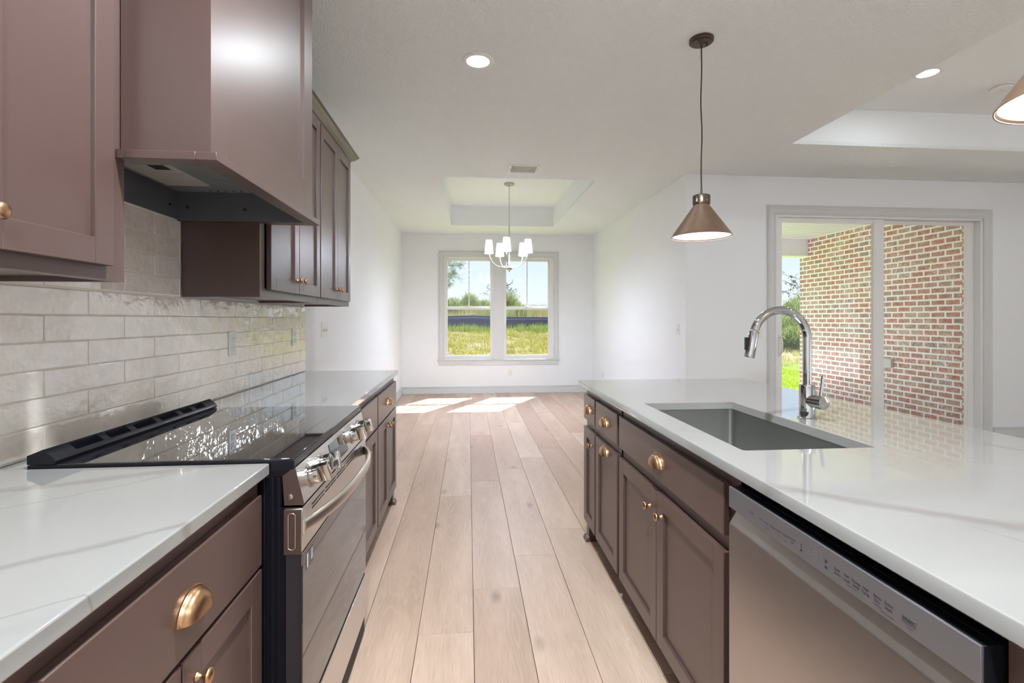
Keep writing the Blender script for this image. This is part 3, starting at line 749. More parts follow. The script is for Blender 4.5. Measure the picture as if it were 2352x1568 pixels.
# ------------------------------------------------------------------ range
def kitchen_range():
    y0, y1 = 1.262, 2.020; t = thing('range', (-.75, (y0 + y1) / 2, 0), 'black and stainless steel slide-in electric range between the left counters', 'range')
    body = MB().box(-1.043, -.462, y0 + .004, y1 - .004, .02, .893)
    body.box(-.463, -.415, y0 + .004, y1 - .004, .02, .26)
    for k, xx in enumerate((-.505, -.485, -.470)): body.box(xx - .004, xx + .004, y0 + .0005, y0 + .006, .02, .875, .001)
    body.box(-.50, -.415, y0 + .002, y1 - .002, .26, .80)
    part('body', body, 'black_side', t)
    part('cooktop_frame', MB().box(-1.043, -.430, y0, y1, .893, .9205, .002, 2).prism([(-.52, .895), (-.430, .901), (-.430, .893), (-.459, .879), (-.52, .872)], 'Y', y0 + .001, y1 - .001), 'black_plastic', t)
    part('cooktop', MB().box(-.978, -.434, y0 + .002, y1 - .002, .9195, .9225, .001), 'cooktop_glass', t)
    part('glass_line', MB().box(-.4975, -.4965, y0 + .006, y1 - .006, .9226, .9228).box(-.4935, -.4925, y0 + .006, y1 - .006, .9226, .9228), 'chrome', t)
    # vent riser along the back, with six openings cut into its sloping face
    vr = MB(); A = (-1.009, .957); B = (-.984, .937)
    P = [(-1.043, .922), (-1.043, .943), A, B, (-.981, .929), (-.984, .922)]
    ops = [(1.335, 1.43), (1.455, 1.54), (1.565, 1.66), (1.685, 1.78), (1.805, 1.865), (1.89, 1.95)]
    ys = [y0] + [q for o_ in ops for q in o_] + [y1]
    for i in range(0, len(ys), 2): vr.prism(P, 'Y', ys[i], ys[i + 1])
    def lerp(u): return (A[0] + (B[0] - A[0]) * u, A[1] + (B[1] - A[1]) * u)
    for (a, b) in ops:
        u0, u1 = lerp(.12), lerp(.86)
        vr.prism([(-1.043, .922), (-1.043, .943), A, u0, (u0[0] - .004, .922)], 'Y', a, b)
        vr.prism([(u1[0] - .002, .922), u1, B, (-.981, .929), (-.984, .922)], 'Y', a, b)
    part('vent_riser', vr, 'black_plastic', t)
    # sloping control panel, steel, wrapping the side
    prof = [(-.459, .8785), (-.4335, .8985), (-.4285, .8985), (-.407, .809), (-.4095, .806), (-.454, .806)]
    part('control_side', MB().prism(prof, 'Y', y0, y0 + .003), 'steel_side', t); part('control_side', MB().prism(prof, 'Y', y1 - .003, y1), 'steel_side', t)
    q = [(-.459, .8785), (-.4335, .8985), (-.4285, .8985), (-.407, .809), (-.4095, .806), (-.454, .806)]
    cpn = part('control_panel', MB().prism(q, 'Y', y0 + .003, y1 - .003), 'steel', t, smooth=20)
    part('screw', MB().lathe([(.007, 0), (.007, .002), (.004, .003)], (-.440, y0 - .0005, .828), 16, 'Y', -1), 'nickel', t)
    dx, dz = .0215, -.0895; l = math.hypot(dx, dz); nx, nz = -dz / l, dx / l      # outward normal of the slope (toward +X, up)
    def onp(u): return (-.4285 + dx * u, .8985 + dz * u)
    for i, yy in enumerate((1.345, 1.452, 1.800, 1.925)):
        px, pz = onp(.50)
        rot = math.atan2(nz, nx)
        k = MB(); c_, s_ = math.cos(rot), math.sin(rot)
        tmp = MB().lathe([(.0001, 0), (.030, 0), (.030, .003), (.0235, .004), (.0240, .024), (.0235, .026), (.0001, .0262)], (0, 0, 0), 36, 'X', cap=False)
        gr = MB().box(.026, .052, -.0075, .0075, -.0245, .0245, .002, 2)
        tilt = (0.35, -.2, .3, 0)[i]
        def tf(p, a=0):
            x_, y_, z_ = p; y2 = y_ * math.cos(a) - z_ * math.sin(a); z2 = y_ * math.sin(a) + z_ * math.cos(a)
            return (px + x_ * c_ - z2 * s_, yy + y2, pz + x_ * s_ + z2 * c_)
        k.raw([tf(p) for p in tmp.v], tmp.f)
        kn = part('knob', k, 'knob_metal', t)
        part('knob_grip', MB().raw([tf(p, tilt) for p in gr.v], gr.f), 'knob_metal', kn)
    (ax, az), (bx, bz) = onp(.16), onp(.86)
    part('display', MB().raw([(ax + nx * .0016, 1.54, az), (ax + nx * .0016, 1.725, az), (bx + nx * .0016, 1.725, bz), (bx + nx * .0016, 1.54, bz), (ax - .001, 1.54, az), (ax - .001, 1.725, az), (bx - .001, 1.725, bz), (bx - .001, 1.54, bz)], [(0, 1, 2, 3), (0, 4, 5, 1), (1, 5, 6, 2), (2, 6, 7, 3), (3, 7, 4, 0), (4, 7, 6, 5)]), 'cooktop_glass', cpn)
    # oven door: steel band with vent slots on top, dark mirror glass below
    door = MB().box(-.455, -.411, y0, y1, .684, .797, .0015).box(-.4135, -.411, y0, y1, .655, .69)
    dr = part('oven_door', door, 'steel', t)
    part('door_side', MB().box(-.455, -.414, y0 - .0008, y0 + .001, .684, .794).box(-.452, -.416, y0 + .001, y1 - .001, .797, .800), 'steel_side', dr)
    rr = MB(); zc0, zc1 = .700, .782
    rr.tube([(-.445, y0 - .001, zc0), (-.445, y0 - .001, zc1), (-.440, y0 - .001, zc1 + .004), (-.433, y0 - .001, zc1 + .004), (-.428, y0 - .001, zc1), (-.428, y0 - .001, zc0), (-.433, y0 - .001, zc0 - .004), (-.440, y0 - .001, zc0 - .004), (-.445, y0 - .001, zc0)], .0012, 6)
    part('end_emboss', rr, 'nickel', dr)
    part('door_window', MB().box(-.452, -.4105, y0 + .001, y1 - .001, .264, .684, .002), 'door_glass', dr)
    sl = MB()
    for (za, n_) in ((.778, 5), (.768, 5)):
        for i in range(n_):
            a = 1.34 + i * .122
            sl.box(-.4112, -.4102, a, a + .050, za, za + .0035).box(-.4112, -.4102, a + .056, a + .108, za, za + .0035)
    part('vent_slot', sl, 'dark_slot', dr)
    pts = []; n = 36
    for i in range(n + 1):
        u = i / n; yy = 1.272 + (2.000 - 1.272) * u; bow = 1 - abs(2 * u - 1) ** 2.6
        pts.append((yy, -.410 + .062 * bow, .748 + .012 * bow))
    v = []; f = []
    cs = [(-.005, -.0165), (.000, -.0175), (.0035, -.0150), (.0050, -.008), (.0055, 0), (.0050, .008), (.0030, .0150), (-.001, .0175), (-.006, .0165), (-.007, 0)]
    for (yy, xx, zz) in pts:
        for (cx_, cz_) in cs: v.append((xx + cx_, yy, zz + cz_))
    m_ = len(cs)
    for i in range(n):
        for k in range(m_): f.append((i * m_ + k, i * m_ + (k + 1) % m_, (i + 1) * m_ + (k + 1) % m_, (i + 1) * m_ + k))
    f.append(tuple(range(m_))); f.append(tuple(range(n * m_, (n + 1) * m_)))
    part('handle', MB().raw(v, f), 'steel_handle', dr, smooth=50)
    stk = MB().box(-.4104, -.4098, 1.290, 1.345, .630, .672, .0002)
    part('sticker', stk, 'sticker', dr)
    for (a, b, c_) in ((1.294, 1.303, .634), (1.328, 1.341, .640)): part('sticker_print', MB().box(-.4099, -.4094, a, b, c_, .668), 'vent_grille', dr)
    part('storage_drawer', MB().box(-.45, -.4095, y0 + .001, y1 - .001, .088, .250, .002, 2), 'steel', t)
    part('leg', MB().box(-.50, -.47, y0 + .02, y0 + .05, 0, .03), 'black_side', t); part('leg', MB().box(-.50, -.47, y1 - .05, y1 - .02, 0, .03), 'black_side', t)
    part('toe_panel', MB().box(-.47, -.44, y0 + .003, y1 - .003, .02, .09), 'black_side', t)
kitchen_range()

# ------------------------------------------------------------------ wall cabinets, crown, hood
UF, UD = -.820, -.800
def wall_unit(label, y0, y1, doors, zt=2.36):
    t = thing('wall_cabinet', (UF, (y0 + y1) / 2, 1.356), label, 'cabinet')
    m = MB().box(XT + .001, UF - .019, y0, y0 + .018, 1.356, zt).box(XT + .001, UF - .019, y1 - .018, y1, 1.356, zt).box(XT + .001, UF - .019, y0 + .018, y1 - .018, zt - .02, zt)
    m.box(XT + .001, UF - .019, y0 + .018, y1 - .018, 1.368, 1.386).box(UF - .019, UF, y0 + .045, y1 - .045, 1.356, 1.394).box(UF - .019, UF, y0 + .045, y1 - .045, zt - .05, zt)
    m.box(UF - .019, UF, y0, y0 + .045, 1.356, zt).box(UF - .019, UF, y1 - .045, y1, 1.356, zt).box(UF - .019, UF, (y0 + y1) / 2 - .03, (y0 + y1) / 2 + .03, 1.394, zt - .05)
    part('carcass', m, 'cabinet', t)
    for (a, b, ky) in doors:
        d = part('door', shaker(UD, 1, a, b, 1.388, 2.334), 'cabinet', t)
        if ky: knob(d, UD, ky, 1.450, 1)
    return t
wall_unit('brown shaker wall cabinet left of the range hood, near the camera', .492, 1.252, [(.545, .862, .82), (.866, 1.190, .895)])
wall_unit('brown shaker wall cabinet just beyond the range hood', 2.018, 2.752, [(2.081, 2.414, 2.385), (2.418, 2.745, 2.447)])
wall_unit('brown shaker wall cabinet at the far end of the upper run', 2.754, 3.470, [(2.762, 3.105, 3.076), (3.108, 3.433, 3.137)])
wall_unit('brown wall cabinet beside the camera, outside the left edge', -.30, .49, [(-.28, .09, .06), (.10, .47, .13)])
def crown(y0, y1, label, end=True):
    P = [(0, 2.345), (.006, 2.345), (.010, 2.350), (.010, 2.356), (.016, 2.358), (.018, 2.362), (.030, 2.368), (.042, 2.378), (.048, 2.387), (.052, 2.388), (.052, 2.392), (.058, 2.393), (.058, 2.401), (0, 2.401)]
    v = []; f = []; n = len(P)
    for (d, z) in P: v += [(UF + d, y0, z), (UF + d, y1 + (d if end else 0), z), (XW + .001, y1 + (d if end else 0), z)]
    for i in range(n):
        j = (i + 1) % n
        for k in range(2): f.append((i * 3 + k, i * 3 + k + 1, j * 3 + k + 1, j * 3 + k))
    f.append(tuple(i * 3 for i in range(n)))
    tag(part('crown_moulding', MB().raw(v, f), 'cabinet', smooth=50), label, 'moulding')
crown(2.021, 3.470, 'brown crown moulding on top of the wall cabinets beyond the hood')
crown(-.30, 1.236, 'brown crown moulding above the wall cabinet near the camera', False)

def hood():
    t = thing('range_hood', (-.86, 1.635, 1.645), 'tall brown boxed range hood rising to the ceiling above the range', 'range hood')
    y0, y1, xf = 1.2535, 2.0165, -.615
    z0 = 1.664; zt = ZT
    # the front box is a little wider than the gap between the cabinets
    a0, a1 = 1.237, 2.005
    part('side_panel', MB().box(XW + .001, UF + .001, y0, y0 + .018, z0, zt).box(UF + .0025, xf - .020, a0, a0 + .018, z0, zt), 'cabinet', t)
    part('side_panel', MB().box(XW + .001, UF + .001, y1 - .018, y1, z0, zt).box(UF + .0025, xf - .020, a1 - .018, a1, z0, zt), 'cabinet', t)
    b = xf - .02; st = .092; fm = MB()
    fm.box(b, xf, a0, a0 + st, z0, zt).box(b, xf, a1 - st, a1, z0, zt).box(b, xf, a0 + st, a1 - st, z0, 1.795, .001).box(b, xf, a0 + st, a1 - st, 2.55, zt, .001)
    fm.box(b, xf - .011, a0 + st - .002, a1 - st + .002, 1.79, 2.56)
    part('front_panel', fm, 'cabinet', t)
    c0, c1, xo = 1.222, 2.040, -.595; o0, o1, xi = 1.274, 1.984, -.643
    tm = MB().box(xi, xo, c0, c1, 1.645, 1.6645, .001).box(UF + .0215, xi, c0, o0, 1.645, 1.6645, .001).box(UF + .0215, xi, o1, c1, 1.645, 1.6645, .001)
    tm.box(UF + .0005, UF + .0215, 1.2535, o0, 1.645, 1.6645).box(UF + .0005, UF + .0215, o1, 2.0165, 1.645, 1.6645).box(XW + .012, UF + .0005, 1.2535, o0, 1.645, 1.6645).box(XW + .012, UF + .0005, o1, 2.0165, 1.645, 1.6645)
    tm.box(UF + .001, UF + .0215, c0, 1.2535, 1.645, 1.6645)
    part('trim_band', tm, 'cabinet', t)
    xk = XT + .006; zf = 1.756
    lm = MB().box(xk - .004, xk, o0, o1, 1.650, zf).box(xk, xi, o0 - .002, o0 + .002, 1.646, zf).box(xk, xi, o1 - .002, o1 + .002, 1.646, zf).box(xi - .002, xi + .002, o0, o1, 1.646, zf)
    ln = part('liner', lm, 'liner_grey', t)
    part('liner_plate', MB().box(xk, xi, o0, o1, zf, zf + .006).box(xk + .015, xi - .01, o0 + .02, o1 - .015, zf - .002, zf, .001), 'liner_steel', t)
    fx0, fx1, fy0, fy1 = -1.080, -.935, 1.31, 1.875
    fl = MB().box(fx0, fx1, fy0, fy1, zf - .005, zf - .002)
    y = fy0 + .008
    while y < fy1 - .008:
        fl.box(fx0 + .006, fx1 - .006, y, y + .0045, zf - .0075, zf - .005); y += .0085
    fp = part('grease_filter', fl, 'filter_mesh', t)
    part('filter_latch', MB().box(-.995, -.950, 1.555, 1.665, zf - .010, zf - .0072, .001).box(-.985, -.962, 1.585, 1.635, zf - .0115, zf - .0100, .0005), 'black_plastic', fp)
    part('lamp_cover', MB().lathe([(.036, 0), (.036, .002), (.028, .003), (.001, .002)], (-.87, 1.83, zf - .002), 28, sgn=-1, cap=False), 'liner_steel', t)
    for i in range(5): part('button', MB().lathe([(.004, 0), (.004, .006), (.002, .007)], (-.965 + i * .028, 1.938, zf - .002), 10, sgn=-1), 'chrome', t)
    part('liner_screw', MB().lathe([(.006, 0), (.006, .002)], (xk, 1.93, 1.695), 12, 'X'), 'dark_slot', ln)
    for (xx, zz) in ((-1.07, 1.697), (-.86, 1.692)): part('liner_screw', MB().lathe([(.006, 0), (.006, .002)], (xx, o1 - .002, zz), 12, 'Y', -1), 'dark_slot', ln)
hood()

# ------------------------------------------------------------------ lamps
def point(name, loc, e, col, parent, r=.02):
    l = bpy.data.lights.new(name, 'POINT'); l.energy = e; l.color = col; l.shadow_soft_size = r
    o = bpy.data.objects.new(name, l); C.objects.link(o); o.parent = parent; o.location = Vector(loc) - wloc(parent)
def pendant(x, y, label):
    t = thing('pendant_lamp', (x, y, ZT), label, 'pendant lamp', 'pendants over the island')
    part('canopy', MB().lathe([(.061, 0), (.061, .014), (.057, .018), (.050, .018), (.050, .021), (.020, .022), (.010, .030), (.004, .034)], (x, y, ZT), 40, sgn=-1), 'pendant_bronze', t)
    for (dx_, dy_) in ((.032, .004), (-.026, -.018)): part('screw', MB().lathe([(.005, 0), (.005, .008), (.003, .011)], (x + dx_, y + dy_, ZT - .021), 10, sgn=-1), 'pendant_bronze', t)
    zc = 1.940; pts = [(x + .0035 * math.sin(k * .9) * math.sin(math.pi * k / 14), y, ZT - .03 - (ZT - .03 - zc) * k / 14) for k in range(15)]
    part('cord', MB().tube(pts, .0032, 10), 'cord', t)
    part('strain_relief', MB().lathe([(.005, .030), (.0055, .0), (.0085, -.002), (.0085, -.014)], (x, y, zc - .015), 16, cap=True), 'pendant_bronze', t)
    zt = 1.913; zb = 1.700
    # neck ring with eight slots
    nk = MB(); r0, r1 = .0435, .0405; n = 64
    def seg(a0, a1, z0, z1):
        k = max(2, int((a1 - a0) / (2 * math.pi) * n)); v = []; f = []
        for i in range(k + 1):
            a = a0 + (a1 - a0) * i / k
            for (r, z) in ((r0, z0), (r0, z1), (r1, z1), (r1, z0)): v.append((x + r * math.cos(a), y + r * math.sin(a), z))
        for i in range(k):
            for j in range(4): f.append((i * 4 + j, i * 4 + (j + 1) % 4, (i + 1) * 4 + (j + 1) % 4, (i + 1) * 4 + j))
        f.append((0, 1, 2, 3)); f.append((k * 4 + 3, k * 4 + 2, k * 4 + 1, k * 4)); nk.raw(v, f)
    seg(0, 2 * math.pi, zt - .010, zt - .002); seg(0, 2 * math.pi, zt - .046, zt - .036)
    for i in range(10):
        a = 2 * math.pi * i / 10; seg(a, a + 2 * math.pi / 10 * .70, zt - .037, zt - .009)
    nk.lathe([(r0, -.002), (r0 - .006, .002), (.010, .003), (.009, -.001), (r1, -.004)], (x, y, zt), 48, cap=False)
    part('neck', nk, 'pendant_bronze', t)
    sh = MB().lathe([(r1 - .002, zt - .045), (.038, zt - .050), (.143, zb + .012), (.146, zb + .004), (.1505, zb), (.1505, zb - .003), (.149, zb - .003), (.144, zb + .003), (.1415, zb + .011), (.0365, zt - .053), (r1 - .0035, zt - .047)], (x, y, 0), 64, cap=False)
    s = part('shade', sh, 'pendant_shade', t, smooth=50)
    part('shade_lining', MB().lathe([(.1485, zb - .0025), (.1435, zb + .004), (.1405, zb + .0115), (.036, zt - .054)], (x, y, 0), 64, cap=False), 'shade_white', s)
    part('bulb', MB().lathe([(.020, .088), (.022, .084), (.022, .055), (.016, .045), (.015, .03), (.024, .012), (.029, -.010), (.024, -.030), (.010, -.042), (.001, -.044)], (x, y, 1.815), 24, cap=False), 'bulb', t, label='glowing frosted bulb')
    point('bulb_light', (x, y, 1.755), .6, (1, .95, .90), t, .02)
pendant(1.211, 2.462, 'brown metal cone pendant lamp hanging in front of the patio wall')
pendant(1.205, .832, 'brown metal cone pendant lamp cut off by the right edge of the photo')

def downlight(x, y, z, label, power=None, r=.088):
    t = thing('downlight', (x, y, z), label, 'downlight', 'recessed ceiling lights')
    part('trim_ring', MB().lathe([(r, 0), (r, .003), (r * .97, .006), (r * .74, .007), (r * .72, .002)], (x, y, z), 48, sgn=-1, cap=False), 'white_plastic', t)
    part('lens', MB().lathe([(r * .73, 0), (r * .73, .0045), (.001, .0045)], (x, y, z), 40, sgn=-1, cap=False), 'lens', t)
    l = bpy.data.lights.new('downlight_beam', 'AREA'); l.shape = 'DISK'; l.size = r * 1.4; l.energy = power or CAN_POWER; l.color = CAN_COL
    o = bpy.data.objects.new('downlight_beam', l); C.objects.link(o); o.parent = t; o.location = (0, 0, -.009)
downlight(.055, 2.776, ZT, 'round recessed downlight glowing in the kitchen ceiling over the aisle', 2.6)
downlight(3.275, 3.235, ZTR, 'round recessed downlight in the raised tray ceiling, partly hidden by its edge', 1.2)
OFF = 'unseen downlight added to brighten the room'  # lamps added out of view to brighten kitchen and great room
for (x, y, z, p) in ((.055, .95, ZT, 22), (.055, -.9, ZT, 24), (1.9, -.9, ZT, 9)): downlight(x, y, z, OFF, p)
for (x, y, z, p) in ((5.6, 3.2, ZTR, .6), (3.3, .9, ZTR, 1.6), (5.6, .9, ZTR, 1.5), (4.4, -.9, ZTR, 1.5)): downlight(x, y, z, OFF, p)

def chandelier():
    x, y = .53, 6.35; t = thing('chandelier', (x, y, ZTR), 'five-arm nickel chandelier with white tapered shades hanging in the dining area', 'chandelier')
    part('canopy', MB().lathe([(.066, 0), (.066, .018), (.062, .022), (.020, .024), (.012, .034), (.010, .040)], (x, y, ZTR), 40, sgn=-1), 'nickel', t)
    z = ZTR - .036; i = 0; ch = MB()
    while z > 2.475:
        hw, hh = .0085, .021; pts = []
        for k in range(13):
            a = 2 * math.pi * k / 12; u, w = hw * math.cos(a), hh * math.sin(a)
            pts.append((x + (u if i % 2 == 0 else 0), y + (u if i % 2 else 0), z - hh + w))
        ch.tube(pts, .0022, 6, cap=False); z -= hh * 2 - .008; i += 1
    part('chain', ch, 'nickel', t)
    part('stem', MB().tube([(x, y, 2.478), (x, y, 1.93)], .0062, 12).lathe([(.004, 0), (.0095, -.006), (.004, -.012)], (x, y, 2.484), 12), 'nickel', t)
    part('hub', MB().lathe([(.006, .035), (.010, .022), (.042, .018), (.046, .012), (.040, -.006), (.022, -.018), (.008, -.022), (.008, -.032), (.004, -.040)], (x, y, 1.925), 32), 'nickel', t)
    for k in range(5):
        a = R(180 + 6 + 72 * k); ca, sa = math.cos(a), math.sin(a); RR = .265
        pr = [(.020, 1.948), (.034, 1.962), (.055, 1.958), (.085, 1.950), (.13, 1.952), (.18, 1.970), (.225, 2.015), (.250, 2.065), (.262, 2.11), (RR, 2.140)]
        arm = part('arm', MB().tube([(x + r * ca, y + r * sa, zz) for r, zz in pr], .0048, 10), 'nickel_dark', t)
        cx_, cy_ = x + RR * ca, y + RR * sa
        part('candle_cup', MB().lathe([(.005, -.016), (.010, -.010), (.0105, 0), (.007, .003)], (cx_, cy_, 2.130), 20), 'nickel_dark', arm)
        part('lamp_shade', MB().lathe([(.0575, 2.122), (.0415, 2.292)], (cx_, cy_, 0), 40, cap=False), 'fabric_shade', arm)
        part('shade_rim', MB().lathe([(.0580, 2.121), (.0580, 2.124), (.0568, 2.124), (.0568, 2.121), (.0580, 2.121)], (cx_, cy_, 0), 40, cap=False), 'shade_white', arm)
        part('added_diffuser', MB().lathe([(.0413, 2.288), (.001, 2.288)], (cx_, cy_, 0), 40, cap=False), 'fabric_shade', arm)  # unseen disc added to keep a hot spot off the tray ceiling
        point('bulb_light', (cx_, cy_, 2.158), 10.5, (.86, .95, 1.16), arm, .045)
chandelier()

# ------------------------------------------------------------------ small fixtures
def ceiling_vent():
    x0, x1, y0, y1 = .385, .682, 4.612, 4.836; t = thing('ceiling_vent', ((x0 + x1) / 2, (y0 + y1) / 2, ZT), 'white rectangular air vent in the ceiling before the dining tray', 'vent')
    z = ZT
    part('frame', MB().box(x0, x0 + .028, y0, y1, z - .006, z, .002).box(x1 - .028, x1, y0, y1, z - .006, z, .002).box(x0 + .028, x1 - .028, y0, y0 + .022, z - .006, z, .002).box(x0 + .028, x1 - .028, y1 - .012, y1, z - .006, z, .002), 'white_plastic', t)
    g = MB().box(x0 + .026, x1 - .026, y0 + .02, y1 - .01, z - .0015, z - .0005)
    yy = y0 + .024
    while yy < y1 - .018:
        g.prism([(yy, z - .001), (yy + .004, z - .001), (yy + .012, z - .008), (yy + .008, z - .008)], 'X', x0 + .028, x1 - .028); yy += .0125
    part('louvre', g, 'vent_grille', t)
    for xx in (x0 + .014, x1 - .014): part('screw', MB().lathe([(.005, 0), (.004, .002)], (xx, (y0 + y1) / 2, z - .006), 10, sgn=-1), 'dark_slot', t)
ceiling_vent()
def smoke():
    x, y = 4.02, 3.37; t = thing('smoke_detector', (x, y, ZTR), 'white round smoke detector on the raised tray ceiling', 'smoke detector')
    part('housing', MB().lathe([(.068, 0), (.068, .012), (.064, .030), (.050, .040), (.001, .041)], (x, y, ZTR), 40, sgn=-1, cap=False), 'white_plastic', t)
    part('sounder', MB().lathe([(.020, .0400), (.020, .043), (.012, .043), (.012, .041)], (x - .018, y - .012, ZTR), 20, sgn=-1, cap=False), 'white_plastic', t)
    part('slot_ring', MB().lathe([(.0686, .0125), (.0686, .0145), (.066, .0145)], (x, y, ZTR), 40, sgn=-1, cap=False), 'dark_slot', t)
smoke()
def wall_plate(axis, w, s, a, z, kind, label, cat, grp, gang=1):
    """axis: plane normal 'X' or 'Y'; a = centre along the wall"""
    hw = .035 if gang == 1 else .035 + .023 * (gang - 1); hh = .057
    def B(m, a0, a1, z0, z1, d0, d1, b=0):
        if axis == 'X': m.box(w + s * d0, w + s * d1, a0, a1, z0, z1, b, 2)
        else: m.box(a0, a1, w + s * d0, w + s * d1, z0, z1, b, 2)
        return m
    t = thing('wall_outlet' if kind == 'outlet' else 'light_switch', (w, a, z) if axis == 'X' else (a, w, z), label, cat, grp)
    part('cover_plate', B(MB(), a - hw, a + hw, z - hh, z + hh, 0, .005, .002), 'white_plastic', t)
    if kind == 'outlet':
        for dz in (-.020, .020):
            r = part('socket', B(MB(), a - .016, a + .016, z + dz - .014, z + dz + .014, .004, .0075, .0025), 'white_plastic', t)
            m = MB()
            for da in (-.006, .006): B(m, a + da - .0012, a + da + .0012, z + dz - .001, z + dz + .007, .007, .0078)
            B(m, a - .002, a + .002, z + dz - .010, z + dz - .006, .007, .0078)
            part('slot', m, 'dark_slot', r)
    else:
        for g in range(gang):
            c_ = a + (g - (gang - 1) / 2) * .046
            m = MB(); B(m, c_ - .004, c_ + .004, z - .003, z + .010, .004, .016, .0015)
            part('toggle', m, 'white_plastic', t)
            m = MB(); B(m, c_ - .006, c_ + .006, z - .013, z - .004, .0045, .0055); part('toggle_slot', m, 'dark_slot', t)
    return t
wall_plate('X', XT, 1, 2.425, 1.154, 'outlet', 'white wall outlet on the tiled backsplash, just beyond the range', 'outlet', 'wall outlets')
wall_plate('X', XT, 1, 3.250, 1.155, 'outlet', 'white wall outlet near the far end of the tiled backsplash', 'outlet', 'wall outlets')
wall_plate('X', XW, 1, 3.952, 1.188, 'switch', 'white three-toggle light switch on the left wall past the tiles', 'light switch', 'light switches', 3)
wall_plate('X', XR, -1, 4.937, 1.164, 'switch', 'white single light switch at the edge of the right dining wall', 'light switch', 'light switches')
wall_plate('X', XR, -1, 7.80, .37, 'outlet', 'white wall outlet low on the right dining wall above the island corner', 'outlet', 'wall outlets')
wall_plate('Y', YF, -1, .725, .349, 'outlet', 'white wall outlet under the dining window', 'outlet', 'wall outlets')
wall_plate('Y', YP, -1, 2.925, 1.137, 'switch', 'white light switch beside the patio door casing, behind the faucet', 'light switch', 'light switches', 2)

# ------------------------------------------------------------------ outside: porch and garden
def porch():
    bx = 6.2
    struct('wall_brick', MB().box(bx, bx + .2, YP + T, 8.70, -.3, 2.745), 'brick')
    struct('wall_outer', MB().box(XR + T, XR + T + .1, YP + T, YF + .25, -.3, 3.2).box(XR + T + .1, 3.10, YP + T + .001, YP + T + .1, -.3, 3.2).box(5.49, bx, YP + T + .001, YP + T + .1, -.3, 3.2).box(3.10, 5.49, YP + T + .001, YP + T + .1, 2.36, 3.2), 'brick')
    m = MB().box(XR + T + .1, bx + .6, YP + T + .1, 8.72, 2.745, 2.80)
    s = struct('soffit', m, 'soffit')
    g = MB(); yy = YP + .35
    while yy < 8.4:
        g.box(XR + T + .1, bx, yy, yy + .004, 2.741, 2.746); yy += .10
    part('soffit_groove', g, 'vent_grille', s)
    t = struct('beam', MB().box(XR + T + .1, bx, 8.475, 8.72, 2.45, 2.745, .002), 'soffit')
    b = MB()
    xx = XR + .4
    while xx < bx - .05: b.box(xx, xx + .005, 8.471, 8.476, 2.45, 2.743); xx += .155
    b.box(XR + T + .1, bx, 8.465, 8.73, 2.428, 2.45, .002)
    part('beam_batten', b, 'soffit', t)
    struct('porch_slab', MB().box(XR + T, bx + .3, YP + T, 8.75, -.30, -.09), 'concrete')
    o = thing('outdoor_outlet', (bx, 6.72, .62), 'grey weatherproof outlet box on the brick porch wall', 'outlet')
    part('cover', MB().box(bx - .045, bx, 6.66, 6.78, .56, .69, .006, 2), 'outlet_grey', o)
    part('lid_hinge', MB().box(bx - .050, bx - .040, 6.665, 6.775, .672, .686, .002), 'outlet_grey', o)
porch()

def gz(x, y):
    y = np.asarray(y, float); x = np.asarray(x, float)
    a = np.where(y < 13.5, -.16, np.where(y < 26, -.16 + 1.0 * (y - 13.5) / 12.5, .84 + .035 * (y - 26)))
    return a + .04 * np.sin(x * .7 + y * .4) * np.clip((y - 13) / 4, 0, 1) + .03 * np.sin(x * 1.9 - y * .9) * np.clip((y - 13) / 4, 0, 1)
def terrain():
    xs = np.concatenate([np.linspace(-60, -6, 14), np.linspace(-4, 24, 57), np.linspace(28, 90, 14)]); ys = np.concatenate([[YB - 12., -4, 4, 8.2], np.linspace(9, 40, 63), np.linspace(44, 150, 14)])
    X, Y = np.meshgrid(xs, ys); Z = gz(X, Y); Z = np.where(Y < 8.6, -.31, Z)
    v = np.stack([X.ravel(), Y.ravel(), Z.ravel()], 1); nx = len(xs); f = []
    for j in range(len(ys) - 1):
        for i in range(nx - 1): f.append((j * nx + i, j * nx + i + 1, (j + 1) * nx + i + 1, (j + 1) * nx + i))
    o = part('ground', MB().raw(v.tolist(), f), 'ground', smooth=180, center=(0, 0, 0)); o['kind'] = 'structure'
terrain()
